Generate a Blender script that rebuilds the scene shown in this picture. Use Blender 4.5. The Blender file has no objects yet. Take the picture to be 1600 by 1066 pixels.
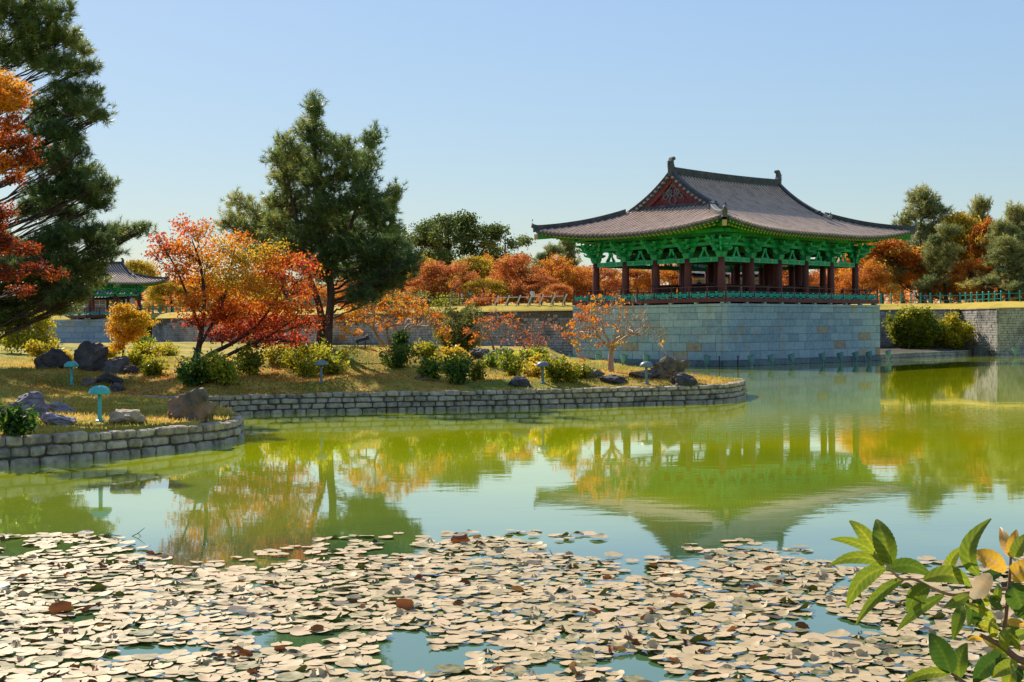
import bpy, bmesh, math, random
import numpy as np
from mathutils import Vector, Matrix, noise

random.seed(7)
rng = np.random.default_rng(11)
R = math.radians
scene = bpy.context.scene
COL = scene.collection

# ------------------------------------------------------------------ camera
F = 2139.0                       # focal length in pixels of the 1600 wide photograph
CAMZ = 3.0
cam_d = bpy.data.cameras.new('camera')
cam_d.sensor_width = 36.0
cam_d.lens = 36.0 * F / 1600.0
cam_d.clip_start = 0.1
cam_d.clip_end = 6000
cam = bpy.data.objects.new('camera', cam_d)
COL.objects.link(cam)
CM = Matrix.Rotation(R(90 - 0.52), 4, 'X') @ Matrix.Rotation(R(-0.45), 4, 'Z')
CM.translation = (0, 0, CAMZ)
cam.matrix_world = CM
scene.camera = cam

# ------------------------------------------------------------------ sky and sun
SUN_EL, SUN_AZ = 37.0, -32.0      # azimuth from +Y towards +X
sun_dir = Vector((math.sin(R(SUN_AZ)) * math.cos(R(SUN_EL)), math.cos(R(SUN_AZ)) * math.cos(R(SUN_EL)), math.sin(R(SUN_EL))))
world = bpy.data.worlds.new('World')
scene.world = world
world.use_nodes = True
wn = world.node_tree
wn.nodes.clear()
sky = wn.nodes.new('ShaderNodeTexSky')
sky.sky_type = 'NISHITA'
sky.sun_disc = False
sky.sun_elevation = R(SUN_EL)
sky.sun_rotation = R(SUN_AZ)
sky.air_density = 1.0
sky.dust_density = 0.25
sky.ozone_density = 1.6
bg = wn.nodes.new('ShaderNodeBackground')
bg.inputs['Strength'].default_value = 0.10
wo = wn.nodes.new('ShaderNodeOutputWorld')
# even out the brightness range of the sky, keeping its hues
bw = wn.nodes.new('ShaderNodeRGBToBW')
pw = wn.nodes.new('ShaderNodeMath'); pw.operation = 'POWER'; pw.inputs[1].default_value = -0.56
ml = wn.nodes.new('ShaderNodeMath'); ml.operation = 'MULTIPLY'; ml.inputs[1].default_value = 1.85
sc_ = wn.nodes.new('ShaderNodeVectorMath'); sc_.operation = 'SCALE'
wn.links.new(sky.outputs[0], bw.inputs[0]); wn.links.new(bw.outputs[0], pw.inputs[0]); wn.links.new(pw.outputs[0], ml.inputs[0])
wn.links.new(sky.outputs[0], sc_.inputs[0]); wn.links.new(ml.outputs[0], sc_.inputs['Scale'])
wn.links.new(sc_.outputs[0], bg.inputs[0])
wn.links.new(bg.outputs[0], wo.inputs[0])
sun_l = bpy.data.lights.new('sun', 'SUN')
sun_l.energy = 5.0
sun_l.angle = R(0.53)
sun_l.color = (1.0, 0.90, 0.74)
sun = bpy.data.objects.new('sun', sun_l)
sun.rotation_euler = sun_dir.to_track_quat('Z', 'Y').to_euler()
sun.location = (0, 0, 60)
COL.objects.link(sun)
scene.view_settings.view_transform = 'Standard'
scene.view_settings.look = 'None'
scene.view_settings.exposure = 0.62
scene.view_settings.gamma = 1.0
scene.view_settings.use_curve_mapping = False
scene.cycles.max_bounces = 6
scene.cycles.diffuse_bounces = 3
scene.cycles.transmission_bounces = 4
scene.cycles.use_denoising = True

# ------------------------------------------------------------------ helpers
CR = CM.to_3x3()
CRi = CR.transposed()


def ray(px, py):
    return CR @ Vector(((px - 800) / F, (533 - py) / F, -1.0))


def at(px, py, Y):
    """world point seen at pixel (px, py) of the photograph at world distance Y"""
    d = ray(px, py)
    return Vector((0, 0, CAMZ)) + d * (Y / d.y)


def on_z(px, py, z=0.0):
    d = ray(px, py)
    return Vector((0, 0, CAMZ)) + d * ((z - CAMZ) / d.z)


def proj(p):
    q = CRi @ (Vector(p) - Vector((0, 0, CAMZ)))
    return (800 + F * q.x / -q.z, 533 - F * q.y / -q.z)


def prop(o, label=None, cat=None, group=None, kind=None):
    if label: o['label'] = label
    if cat: o['category'] = cat
    if group: o['group'] = group
    if kind: o['kind'] = kind
    return o


def thing(name, label, cat, loc=(0, 0, 0), rotz=0.0, group=None):
    o = bpy.data.objects.new(name, None)
    o.empty_display_size = 0.2
    COL.objects.link(o)
    o.location = loc
    o.rotation_euler = (0, 0, rotz)
    return prop(o, label, cat, group)


def put(name, me, parent=None, loc=None, rot=None, scale=None):
    o = bpy.data.objects.new(name, me)
    COL.objects.link(o)
    if parent: o.parent = parent
    if loc is not None: o.location = loc
    if rot is not None: o.rotation_euler = rot
    if scale is not None: o.scale = scale
    return o


def copy_tree(o, parent=None):
    c = o.copy()
    COL.objects.link(c)
    if parent: c.parent = parent
    for ch in o.children:
        d = ch.copy()
        COL.objects.link(d)
        d.parent = c
        for g in ch.children:
            e = g.copy()
            COL.objects.link(e)
            e.parent = d
    return c


class MB:
    """collects faces quickly and links them as one mesh"""
    def __init__(self):
        self.v, self.f, self.t, self.m, self.n = [], [], [], [], 0

    def add(self, verts, faces, tone=0.5, mat=0):
        verts = np.asarray(verts, dtype=np.float32).reshape(-1, 3)
        faces = np.asarray(faces, dtype=np.int32)
        self.v.append(verts)
        self.f.append(faces + self.n)
        self.m.append(np.full(len(faces), mat, dtype=np.int32))
        t = np.asarray(tone, dtype=np.float32)
        self.t.append(np.full(len(verts), float(t), dtype=np.float32) if t.ndim == 0 else t)
        self.n += len(verts)

    def box(self, c, s, rot=None, mat=0, taper=1.0):
        x, y, z = s[0] / 2, s[1] / 2, s[2] / 2
        k = taper
        v = [(-x, -y, -z), (x, -y, -z), (x, y, -z), (-x, y, -z), (-x * k, -y * k, z), (x * k, -y * k, z), (x * k, y * k, z), (-x * k, y * k, z)]
        v = [Vector(p) for p in v]
        if rot is not None: v = [rot @ p for p in v]
        c = Vector(c)
        self.add([tuple(p + c) for p in v], [(0, 3, 2, 1), (4, 5, 6, 7), (0, 1, 5, 4), (1, 2, 6, 5), (2, 3, 7, 6), (3, 0, 4, 7)], 0.5, mat)

    def beam(self, a, b, w, h, mat=0, up=(0, 0, 1)):
        a, b = Vector(a), Vector(b)
        d = b - a
        L = d.length
        if L < 1e-6: return
        d.normalize()
        s = d.cross(Vector(up))
        if s.length < 1e-4: s = d.cross(Vector((1, 0, 0)))
        s.normalize()
        u = s.cross(d)
        rot = Matrix((d, s, u)).transposed()
        self.box((a + b) / 2, (L, w, h), rot, mat)

    def tube(self, path, radii, sides=6, mat=0, cap=True, tone=0.5):
        P = np.asarray([tuple(p) for p in path], dtype=np.float64)
        r = np.asarray(radii, dtype=np.float64)
        if r.ndim == 0: r = np.full(len(P), float(r))
        T = np.gradient(P, axis=0)
        T /= np.linalg.norm(T, axis=1, keepdims=True) + 1e-9
        ref = np.array([0, 0, 1.0]) if abs(T[:, 2]).mean() < 0.8 else np.array([1.0, 0, 0])
        S = np.cross(T, ref)
        S /= np.linalg.norm(S, axis=1, keepdims=True) + 1e-9
        U = np.cross(S, T)
        a = np.linspace(0, 2 * np.pi, sides, endpoint=False)
        V = P[:, None, :] + r[:, None, None] * (np.cos(a)[None, :, None] * S[:, None, :] + np.sin(a)[None, :, None] * U[:, None, :])
        n = len(P)
        i, j = np.meshgrid(np.arange(n - 1), np.arange(sides), indexing='ij')
        i, j = i.ravel(), j.ravel()
        k = (j + 1) % sides
        fc = np.stack([i * sides + j, i * sides + k, (i + 1) * sides + k, (i + 1) * sides + j], 1)
        self.add(V.reshape(-1, 3), fc, tone, mat)
        if cap:
            for e in (0, n - 1):
                ring = V[e]
                c = ring.mean(0)
                vv = np.vstack([ring, c])
                q = np.arange(sides)
                q2 = (q + 1) % sides
                f3 = np.stack([q, q2, np.full(sides, sides)], 1)
                if e == 0: f3 = f3[:, ::-1]
                self.add(vv, f3, tone, mat)

    def disc(self, c, nrm, r, sides=8, mat=0):
        c, nrm = Vector(c), Vector(nrm).normalized()
        s = nrm.orthogonal().normalized()
        u = nrm.cross(s)
        v = [tuple(c + s * (r * math.cos(2 * math.pi * k / sides)) + u * (r * math.sin(2 * math.pi * k / sides))) for k in range(sides)] + [tuple(c)]
        self.add(v, [(k, (k + 1) % sides, sides) for k in range(sides)], 0.5, mat)

    def lathe(self, prof, sides=16, c=(0, 0, 0), mat=0):
        a = np.linspace(0, 2 * np.pi, sides, endpoint=False)
        P = np.asarray(prof, dtype=float)
        V = np.stack([P[:, None, 0] * np.cos(a), P[:, None, 0] * np.sin(a), np.repeat(P[:, None, 1], sides, 1)], 2) + np.asarray(c)
        n = len(P)
        fc = [(i * sides + j, i * sides + (j + 1) % sides, (i + 1) * sides + (j + 1) % sides, (i + 1) * sides + j) for i in range(n - 1) for j in range(sides)]
        self.add(V.reshape(-1, 3), fc, 0.5, mat)

    def grid(self, V, mat=0, flip=False, tone=0.5):
        V = np.asarray(V)
        n, m = V.shape[:2]
        i, j = np.meshgrid(np.arange(n - 1), np.arange(m - 1), indexing='ij')
        i, j = i.ravel(), j.ravel()
        fc = np.stack([i * m + j, i * m + j + 1, (i + 1) * m + j + 1, (i + 1) * m + j], 1)
        if flip: fc = fc[:, ::-1]
        self.add(V.reshape(-1, 3), fc, tone, mat)

    def mesh(self, name, mats, smooth=False, off=None):
        me = bpy.data.meshes.new(name)
        if not self.v:
            return me
        V = np.concatenate(self.v)
        if off is not None: V = V - np.asarray(off, dtype=np.float32)
        me.vertices.add(len(V))
        me.vertices.foreach_set('co', V.ravel())
        loops = np.concatenate([f.ravel() for f in self.f])
        sizes = np.concatenate([np.full(len(f), f.shape[1], dtype=np.int32) for f in self.f])
        starts = np.concatenate([[0], np.cumsum(sizes)[:-1]]).astype(np.int32)
        me.loops.add(len(loops))
        me.loops.foreach_set('vertex_index', loops)
        me.polygons.add(len(sizes))
        me.polygons.foreach_set('loop_start', starts)
        me.polygons.foreach_set('loop_total', sizes)
        me.polygons.foreach_set('material_index', np.concatenate(self.m))
        me.polygons.foreach_set('use_smooth', np.full(len(sizes), smooth, dtype=bool))
        at_ = me.attributes.new('tone', 'FLOAT', 'POINT')
        at_.data.foreach_set('value', np.concatenate(self.t))
        me.update(calc_edges=True)
        for m in (mats if isinstance(mats, (list, tuple)) else [mats]):
            me.materials.append(m)
        return me

    def build(self, name, mats, parent=None, smooth=False, off=None, loc=None):
        return put(name, self.mesh(name, mats, smooth, off), parent, loc)


# ------------------------------------------------------------------ materials
def nodes_of(name):
    m = bpy.data.materials.new(name)
    m.use_nodes = True
    nt = m.node_tree
    nt.nodes.clear()
    out = nt.nodes.new('ShaderNodeOutputMaterial')
    return m, nt, out


def ramp(nt, stops, interp='LINEAR'):
    r = nt.nodes.new('ShaderNodeValToRGB')
    r.color_ramp.interpolation = interp
    e = r.color_ramp.elements
    while len(e) < len(stops): e.new(0.5)
    for k, (p, c) in enumerate(stops):
        e[k].position = p
        e[k].color = (*c, 1)
    return r


def surf(name, stops, scale=3.0, rough=0.8, bump=0.3, bscale=None, objrand=0.0, spec=0.3, stretch=(1, 1, 1), detail=6, metal=0.0, spots=None, dist=0.02):
    """noise in world metres -> colour ramp, with fine relief; objrand shifts the tone from piece to piece"""
    m, nt, out = nodes_of(name)
    L = nt.links.new
    g = nt.nodes.new('ShaderNodeNewGeometry')
    mp = nt.nodes.new('ShaderNodeMapping')
    mp.inputs['Scale'].default_value = stretch
    L(g.outputs['Position'], mp.inputs[0])
    n1 = nt.nodes.new('ShaderNodeTexNoise')
    n1.inputs['Scale'].default_value = scale
    n1.inputs['Detail'].default_value = detail
    n1.inputs['Roughness'].default_value = 0.62
    L(mp.outputs[0], n1.inputs['Vector'])
    fac = n1.outputs['Fac']
    if objrand:
        oi = nt.nodes.new('ShaderNodeObjectInfo')
        ma = nt.nodes.new('ShaderNodeMath'); ma.operation = 'MULTIPLY_ADD'
        L(oi.outputs['Random'], ma.inputs[0]); ma.inputs[1].default_value = objrand; ma.inputs[2].default_value = -objrand / 2
        mb = nt.nodes.new('ShaderNodeMath'); mb.operation = 'ADD'
        L(fac, mb.inputs[0]); L(ma.outputs[0], mb.inputs[1])
        fac = mb.outputs[0]
    r = ramp(nt, stops)
    L(fac, r.inputs[0])
    col = r.outputs[0]
    b = nt.nodes.new('ShaderNodeBsdfPrincipled')
    if spots:
        n2 = nt.nodes.new('ShaderNodeTexNoise')
        n2.inputs['Scale'].default_value = spots[1]
        n2.inputs['Detail'].default_value = 5
        L(mp.outputs[0], n2.inputs['Vector'])
        r2 = ramp(nt, [(spots[2], (0, 0, 0)), (spots[3], (1, 1, 1))])
        L(n2.outputs['Fac'], r2.inputs[0])
        mx = nt.nodes.new('ShaderNodeMixRGB')
        mx.inputs[2].default_value = (*spots[0], 1)
        L(r2.outputs[0], mx.inputs[0]); L(col, mx.inputs[1])
        col = mx.outputs[0]
    L(col, b.inputs['Base Color'])
    b.inputs['Roughness'].default_value = rough
    b.inputs['Metallic'].default_value = metal
    b.inputs['Specular IOR Level'].default_value = spec
    if bump:
        n3 = nt.nodes.new('ShaderNodeTexNoise')
        n3.inputs['Scale'].default_value = bscale or scale * 4
        n3.inputs['Detail'].default_value = 5
        L(mp.outputs[0], n3.inputs['Vector'])
        bp = nt.nodes.new('ShaderNodeBump')
        bp.inputs['Strength'].default_value = bump
        bp.inputs['Distance'].default_value = dist
        L(n3.outputs['Fac'], bp.inputs['Height'])
        L(bp.outputs[0], b.inputs['Normal'])
    L(b.outputs[0], out.inputs[0])
    return m


def leafmat(name, stops, trans=0.45, rough=0.55, rand=0.35, spec=0.25, glow=1.25, under=None, mottle=None):
    """leaf blades: tone of the plant plus a random shift from leaf to leaf; light passes through"""
    m, nt, out = nodes_of(name)
    L = nt.links.new
    a = nt.nodes.new('ShaderNodeAttribute'); a.attribute_name = 'tone'
    g = nt.nodes.new('ShaderNodeNewGeometry')
    ma = nt.nodes.new('ShaderNodeMath'); ma.operation = 'MULTIPLY_ADD'
    L(g.outputs['Random Per Island'], ma.inputs[0]); ma.inputs[1].default_value = rand; ma.inputs[2].default_value = -rand / 2
    ad = nt.nodes.new('ShaderNodeMath'); ad.operation = 'ADD'
    L(a.outputs['Fac'], ad.inputs[0]); L(ma.outputs[0], ad.inputs[1])
    r = ramp(nt, stops)
    if mottle:     # blotches within each blade
        nm = nt.nodes.new('ShaderNodeTexNoise'); nm.inputs['Scale'].default_value = mottle[0]; nm.inputs['Detail'].default_value = 5
        L(g.outputs['Position'], nm.inputs['Vector'])
        m1 = nt.nodes.new('ShaderNodeMath'); m1.operation = 'MULTIPLY_ADD'; m1.inputs[1].default_value = mottle[1]; m1.inputs[2].default_value = -mottle[1] / 2
        L(nm.outputs['Fac'], m1.inputs[0])
        m2 = nt.nodes.new('ShaderNodeMath'); m2.operation = 'ADD'
        L(ad.outputs[0], m2.inputs[0]); L(m1.outputs[0], m2.inputs[1])
        ad = m2
    L(ad.outputs[0], r.inputs[0])
    if under:      # the underside has its own colour
        mu = nt.nodes.new('ShaderNodeMixRGB'); mu.inputs[2].default_value = (*under, 1)
        L(g.outputs['Backfacing'], mu.inputs[0]); L(r.outputs[0], mu.inputs[1])
        r = mu
    b = nt.nodes.new('ShaderNodeBsdfPrincipled')
    L(r.outputs[0], b.inputs['Base Color'])
    b.inputs['Roughness'].default_value = rough
    b.inputs['Specular IOR Level'].default_value = spec
    t = nt.nodes.new('ShaderNodeBsdfTranslucent')
    mc = nt.nodes.new('ShaderNodeMixRGB'); mc.blend_type = 'MULTIPLY'; mc.inputs[0].default_value = 1
    mc.inputs[2].default_value = (glow, glow, glow, 1)
    L(r.outputs[0], mc.inputs[1]); L(mc.outputs[0], t.inputs[0])
    mx = nt.nodes.new('ShaderNodeMixShader'); mx.inputs[0].default_value = trans
    L(b.outputs[0], mx.inputs[1]); L(t.outputs[0], mx.inputs[2]); L(mx.outputs[0], out.inputs[0])
    return m


M = {}
M['stone_bank'] = surf('stone_bank', [(0.25, (.17, .135, .10)), (0.5, (.39, .32, .24)), (0.75, (.58, .49, .37))], 5, .85, .5, 18, .22, spots=((.12, .115, .09), 2.0, .55, .75))
M['granite'] = surf('granite', [(0.2, (.20, .27, .34)), (0.5, (.29, .375, .45)), (0.8, (.40, .47, .52))], 3.5, .8, .25, 30, .35, spots=((.33, .29, .22), 0.5, .58, .75))
M['granite_tan'] = surf('granite_tan', [(0.25, (.25, .18, .13)), (0.5, (.36, .29, .22)), (0.8, (.42, .39, .34))], 2.5, .8, .25, 30, .3)
M['wall_stone'] = surf('wall_stone', [(0.3, (.20, .185, .17)), (0.5, (.36, .33, .30)), (0.72, (.50, .46, .41))], 2.2, .9, .4, 12, 0, spots=((.09, .09, .08), .35, .5, .68))
M['joint'] = surf('joint', [(0.3, (.07, .065, .055)), (0.7, (.15, .135, .11))], 4, .95, .3)
M['rock_gray'] = surf('rock_gray', [(0.3, (.07, .055, .045)), (0.5, (.16, .13, .10)), (0.72, (.32, .26, .20))], 2.2, .85, .7, 9, .2, spots=((.30, .18, .09), 1.3, .55, .72), dist=.05)
M['rock_dark'] = surf('rock_dark', [(0.3, (.035, .032, .032)), (0.55, (.085, .075, .07)), (0.75, (.17, .15, .13))], 2.2, .85, .7, 9, .2, dist=.05)
M['rock_tan'] = surf('rock_tan', [(0.3, (.22, .15, .09)), (0.5, (.38, .27, .17)), (0.75, (.50, .40, .28))], 2.5, .85, .6, 9, .2, dist=.05)
M['rock_slate'] = surf('rock_slate', [(0.3, (.10, .09, .11)), (0.5, (.22, .20, .23)), (0.75, (.38, .34, .36))], 4, .8, .7, 12, .2, stretch=(1, 1, 3), dist=.05)
M['tile_pan'] = surf('tile_pan', [(0.3, (.10, .082, .08)), (0.5, (.15, .122, .118)), (0.75, (.20, .165, .155))], 1.2, .7, .2, 9, 0)
M['tile'] = surf('tile', [(0.3, (.40, .285, .21)), (0.5, (.53, .385, .295)), (0.75, (.61, .46, .37))], 1.2, .65, .2, 9, 0, spec=.15)
M['tile_ridge'] = surf('tile_ridge', [(0.3, (.05, .058, .066)), (0.6, (.10, .105, .115)), (0.8, (.18, .18, .18))], 2.0, .75, .2, 10, 0)
M['tile_end'] = surf('tile_end', [(0.3, (.22, .20, .18)), (0.7, (.36, .33, .30))], 2.0, .75, .1, 10, 0)
M['wood_red'] = surf('wood_red', [(0.3, (.085, .022, .024)), (0.55, (.125, .032, .034)), (0.8, (.165, .048, .046))], 1.5, .55, .1, 20, .1, stretch=(1, 1, .25))
M['wood_dark'] = surf('wood_dark', [(0.3, (.035, .018, .018)), (0.7, (.075, .04, .036))], 2, .7, .1)
M['gable_red'] = surf('gable_red', [(0.3, (.13, .024, .03)), (0.55, (.19, .036, .043)), (0.8, (.25, .055, .06))], 1.5, .65, .1, 20, .25, stretch=(3, 3, .4))
M['green_paint'] = surf('green_paint', [(0.3, (.008, .17, .085)), (0.5, (.014, .27, .14)), (0.75, (.04, .37, .21))], 2.4, .5, .05, 15, .1)
M['green_bright'] = surf('green_bright', [(0.3, (.012, .32, .20)), (0.6, (.022, .44, .29)), (0.8, (.06, .52, .36))], 1.5, .5, .05, 15, .1)
M['green_dark'] = surf('green_dark', [(0.3, (.012, .09, .035)), (0.6, (.025, .16, .055)), (0.8, (.07, .19, .04))], 2.0, .6, .05, 15, .1)
M['rafter_green'] = surf('rafter_green', [(0.3, (.02, .17, .05)), (0.6, (.035, .28, .07)), (0.8, (.12, .30, .05))], 1.8, .55, .05, 15)
M['rafter_end'] = surf('rafter_end', [(0.3, (.45, .26, .12)), (0.7, (.62, .42, .22))], 3, .6, 0)
M['teal_panel'] = surf('teal_panel', [(0.3, (.01, .36, .33)), (0.7, (.02, .48, .44))], 2, .5, .05)
M['teal_post'] = surf('teal_post', [(0.3, (.01, .20, .16)), (0.7, (.02, .28, .23))], 2, .5, .05)
M['lamp_teal'] = surf('lamp_teal', [(0.3, (.05, .36, .34)), (0.6, (.08, .45, .43)), (0.8, (.16, .50, .46))], 6, .4, .05, 25, .1)
M['lamp_gray'] = surf('lamp_gray', [(0.3, (.10, .15, .16)), (0.7, (.20, .26, .27))], 6, .45, .05, 25, .1)
M['flood_teal'] = surf('flood_teal', [(0.3, (.09, .20, .22)), (0.7, (.16, .30, .32))], 6, .5, .05, 25, .2)
M['black_metal'] = surf('black_metal', [(0.3, (.02, .02, .025)), (0.7, (.05, .05, .055))], 5, .4, .05)
M['white_paint'] = surf('white_paint', [(0.3, (.55, .53, .50)), (0.7, (.72, .70, .66))], 2, .6, .05)
M['plaster'] = surf('plaster', [(0.3, (.45, .42, .38)), (0.7, (.62, .59, .54))], 1, .85, .1)
M['bark_pine'] = surf('bark_pine', [(0.3, (.035, .022, .016)), (0.55, (.085, .055, .04)), (0.75, (.16, .10, .07))], 5, .9, .9, 16, 0, stretch=(1, 1, .35), dist=.04)
M['bark_dark'] = surf('bark_dark', [(0.3, (.022, .016, .014)), (0.55, (.05, .036, .03)), (0.75, (.10, .075, .06))], 6, .9, .6, 18, 0, stretch=(1, 1, .4))
M['bark_tan'] = surf('bark_tan', [(0.3, (.22, .12, .07)), (0.5, (.38, .24, .15)), (0.75, (.52, .38, .27))], 5, .6, .3, 15, 0, stretch=(1, 1, .5))
M['bark_gray'] = surf('bark_gray', [(0.3, (.10, .075, .06)), (0.7, (.24, .18, .14))], 5, .8, .4, 15)
M['twig_brown'] = surf('twig_brown', [(0.3, (.12, .06, .04)), (0.7, (.22, .12, .08))], 8, .7, .3, 30)

# foliage
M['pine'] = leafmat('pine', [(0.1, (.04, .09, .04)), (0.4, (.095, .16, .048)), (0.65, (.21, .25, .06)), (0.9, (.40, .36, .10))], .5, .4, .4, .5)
M['pine_far'] = leafmat('pine_far', [(0.1, (.10, .15, .06)), (0.45, (.20, .23, .075)), (0.7, (.31, .30, .09)), (0.9, (.44, .37, .11))], .45, .6, .35)
M['maple_red'] = leafmat('maple_red', [(0.0, (.14, .018, .018)), (0.16, (.36, .035, .022)), (0.30, (.60, .08, .022)), (0.45, (.64, .21, .02)), (0.68, (.60, .36, .03)), (0.88, (.42, .34, .03)), (1.0, (.16, .19, .03))], .55, .5, .35)
M['maple_orange'] = leafmat('maple_orange', [(0.0, (.11, .022, .012)), (0.3, (.34, .06, .012)), (0.5, (.56, .16, .012)), (0.8, (.68, .27, .015)), (1.0, (.62, .38, .03))], .5, .5, .4)
M['autumn_rust'] = leafmat('autumn_rust', [(0.0, (.26, .06, .03)), (0.4, (.48, .14, .04)), (0.7, (.58, .24, .04)), (1.0, (.52, .36, .06))], .55, .6, .5)
M['autumn_orange'] = leafmat('autumn_orange', [(0.0, (.28, .07, .02)), (0.4, (.52, .16, .02)), (0.7, (.60, .28, .025)), (1.0, (.58, .40, .05))], .55, .6, .5)
M['autumn_yellow'] = leafmat('autumn_yellow', [(0.0, (.20, .15, .02)), (0.4, (.42, .29, .02)), (0.7, (.58, .38, .02)), (1.0, (.60, .46, .06))], .45, .6, .5)
M['broad_green'] = leafmat('broad_green', [(0.0, (.05, .085, .02)), (0.4, (.12, .165, .035)), (0.7, (.22, .24, .05)), (1.0, (.36, .29, .06))], .4, .6, .4)
M['shrub_green'] = leafmat('shrub_green', [(0.0, (.018, .05, .014)), (0.4, (.06, .135, .02)), (0.7, (.20, .28, .025)), (1.0, (.46, .42, .035))], .5, .45, .4)
M['shrub_yellow'] = leafmat('shrub_yellow', [(0.0, (.06, .10, .012)), (0.35, (.22, .24, .015)), (0.7, (.48, .40, .02)), (1.0, (.58, .34, .03))], .5, .45, .45)
M['myrtle_leaf'] = leafmat('myrtle_leaf', [(0.0, (.40, .06, .015)), (0.4, (.58, .15, .015)), (0.7, (.62, .25, .015)), (1.0, (.50, .34, .03))], .5, .5, .5)
M['bush_olive'] = leafmat('bush_olive', [(0.0, (.08, .10, .03)), (0.4, (.17, .18, .04)), (0.7, (.30, .26, .06)), (1.0, (.38, .22, .08))], .4, .6, .5)
M['grass_blade'] = leafmat('grass_blade', [(0.0, (.12, .14, .018)), (0.4, (.34, .28, .035)), (0.7, (.55, .36, .06)), (1.0, (.64, .44, .13))], .45, .6, .6)
M['golden'] = leafmat('golden', [(0.0, (.40, .16, .012)), (0.4, (.60, .28, .015)), (0.8, (.66, .40, .02)), (1.0, (.62, .46, .04))], .5, .5, .4)
M['granite_wet'] = surf('granite_wet', [(0.2, (.07, .10, .12)), (0.5, (.12, .16, .19)), (0.8, (.19, .23, .25))], 3.5, .6, .25, 30, .3)
M['ornament_gray'] = surf('ornament_gray', [(0.3, (.13, .15, .15)), (0.7, (.22, .24, .24))], 4, .7, .1)

# ------------------------------------------------------------------ terrain
def cat_rom(P, step=0.4):
    P = [np.array(p, float) for p in P]
    P = [2 * P[0] - P[1]] + P + [2 * P[-1] - P[-2]]
    out = []
    for i in range(1, len(P) - 2):
        L = np.linalg.norm(P[i + 1] - P[i])
        n = max(2, int(L / step))
        for k in range(n):
            t = k / n
            a, b, c, d = P[i - 1], P[i], P[i + 1], P[i + 2]
            out.append(0.5 * (2 * b + (c - a) * t + (2 * a - 5 * b + 4 * c - d) * t * t + (3 * b - a - 3 * c + d) * t ** 3))
    out.append(P[-2])
    return np.array(out)


def w2(px, py, z=0.0):
    p = on_z(px, py, z)
    return (p.x, p.y)


def a2(px, Y):
    p = at(px, 515, Y)
    return (p.x, p.y)


SPIT = cat_rom([w2(-700, 790), w2(-350, 764), w2(-120, 741), w2(0, 732), w2(100, 724), w2(200, 714), w2(300, 703), w2(352, 696), w2(379, 687), w2(381, 676), w2(360, 668), w2(320, 662), w2(250, 655), w2(195, 651), w2(165, 648)])
ISLE = cat_rom([w2(165, 647), w2(200, 648.5), w2(260, 650.5), w2(330, 651), w2(440, 646.5), w2(540, 644.5), w2(640, 642.5), w2(780, 640), w2(900, 637), w2(990, 634), w2(1060, 632), w2(1110, 630), w2(1142, 627.5), w2(1162, 623), a2(1166, 59.6), a2(1150, 61.4), a2(1100, 63.5), a2(1050, 66), a2(1000, 70), a2(960, 75), a2(920, 84), a2(897, 97), a2(890, 119)])
# outline of the terrace walls round the far side of the pond, left to right
TERR = [a2(-900, 178), a2(-200, 174), a2(60, 171), a2(235, 166), a2(330, 157), a2(520, 134), a2(640, 129), a2(905, 119), (20.7, 130.2), a2(1350, 139), a2(1500, 139), a2(1558, 131), a2(1720, 130), a2(2300, 124), a2(3200, 120)]
LAND = np.vstack([SPIT, ISLE[1:], np.array([a2(890, 121), a2(640, 131), a2(520, 136), a2(330, 159), a2(235, 168), a2(60, 173), a2(-200, 176), a2(-700, 178)]), [[-70, 120], [-45, 60]]])


def seg_dist(x, y, poly, closed=True):
    A = poly
    B = np.roll(poly, -1, axis=0) if closed else poly[1:]
    if not closed: A = poly[:-1]
    d2 = np.full(x.shape, 1e9)
    for a, b in zip(A, B):
        ab = b - a
        l2 = (ab ** 2).sum() + 1e-12
        t = np.clip(((x - a[0]) * ab[0] + (y - a[1]) * ab[1]) / l2, 0, 1)
        d2 = np.minimum(d2, (x - a[0] - t * ab[0]) ** 2 + (y - a[1] - t * ab[1]) ** 2)
    return np.sqrt(d2)


def inside(x, y, poly):
    r = np.zeros(x.shape, bool)
    A, B = poly, np.roll(poly, -1, axis=0)
    for (x0, y0), (x1, y1) in zip(A, B):
        c = (y0 > y) != (y1 > y)
        with np.errstate(divide='ignore', invalid='ignore'):
            xi = (x1 - x0) * (y - y0) / (y1 - y0 + 1e-12) + x0
        r ^= c & (x < xi)
    return r


CP = []
for px, py, Y in [(520, 541, 60), (600, 540, 61), (680, 545, 62), (450, 546, 59), (750, 556, 62), (850, 570, 60), (920, 579, 59), (1000, 584, 60), (1100, 594, 58),
                  (600, 588, 54), (480, 595, 53), (700, 598, 54), (850, 594, 56), (960, 588, 57), (300, 590, 52), (200, 565, 60), (100, 574, 56), (100, 608, 50), (200, 612, 50),
                  (0, 590, 50), (0, 640, 42), (155, 657, 34), (70, 660, 33.5), (250, 655, 35.5), (320, 652, 38), (300, 560, 66), (200, 553, 78), (380, 585, 54), (400, 560, 60)]:
    p = at(px, py, Y)
    CP.append((p.x, p.y, p.z))
CP += [(-6, 75, 1.5), (0, 72, 1.4), (-6, 95, 1.2), (3, 90, 1.0), (-20, 110, 1.7), (-35, 140, 1.8), (-20, 130, 1.5), (-25, 45, 1.2), (-20, 34, .8), (-30, 70, 2.0), (-45, 110, 2)]
CP = np.array(CP)
TIP = np.array(w2(365, 680))


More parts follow.
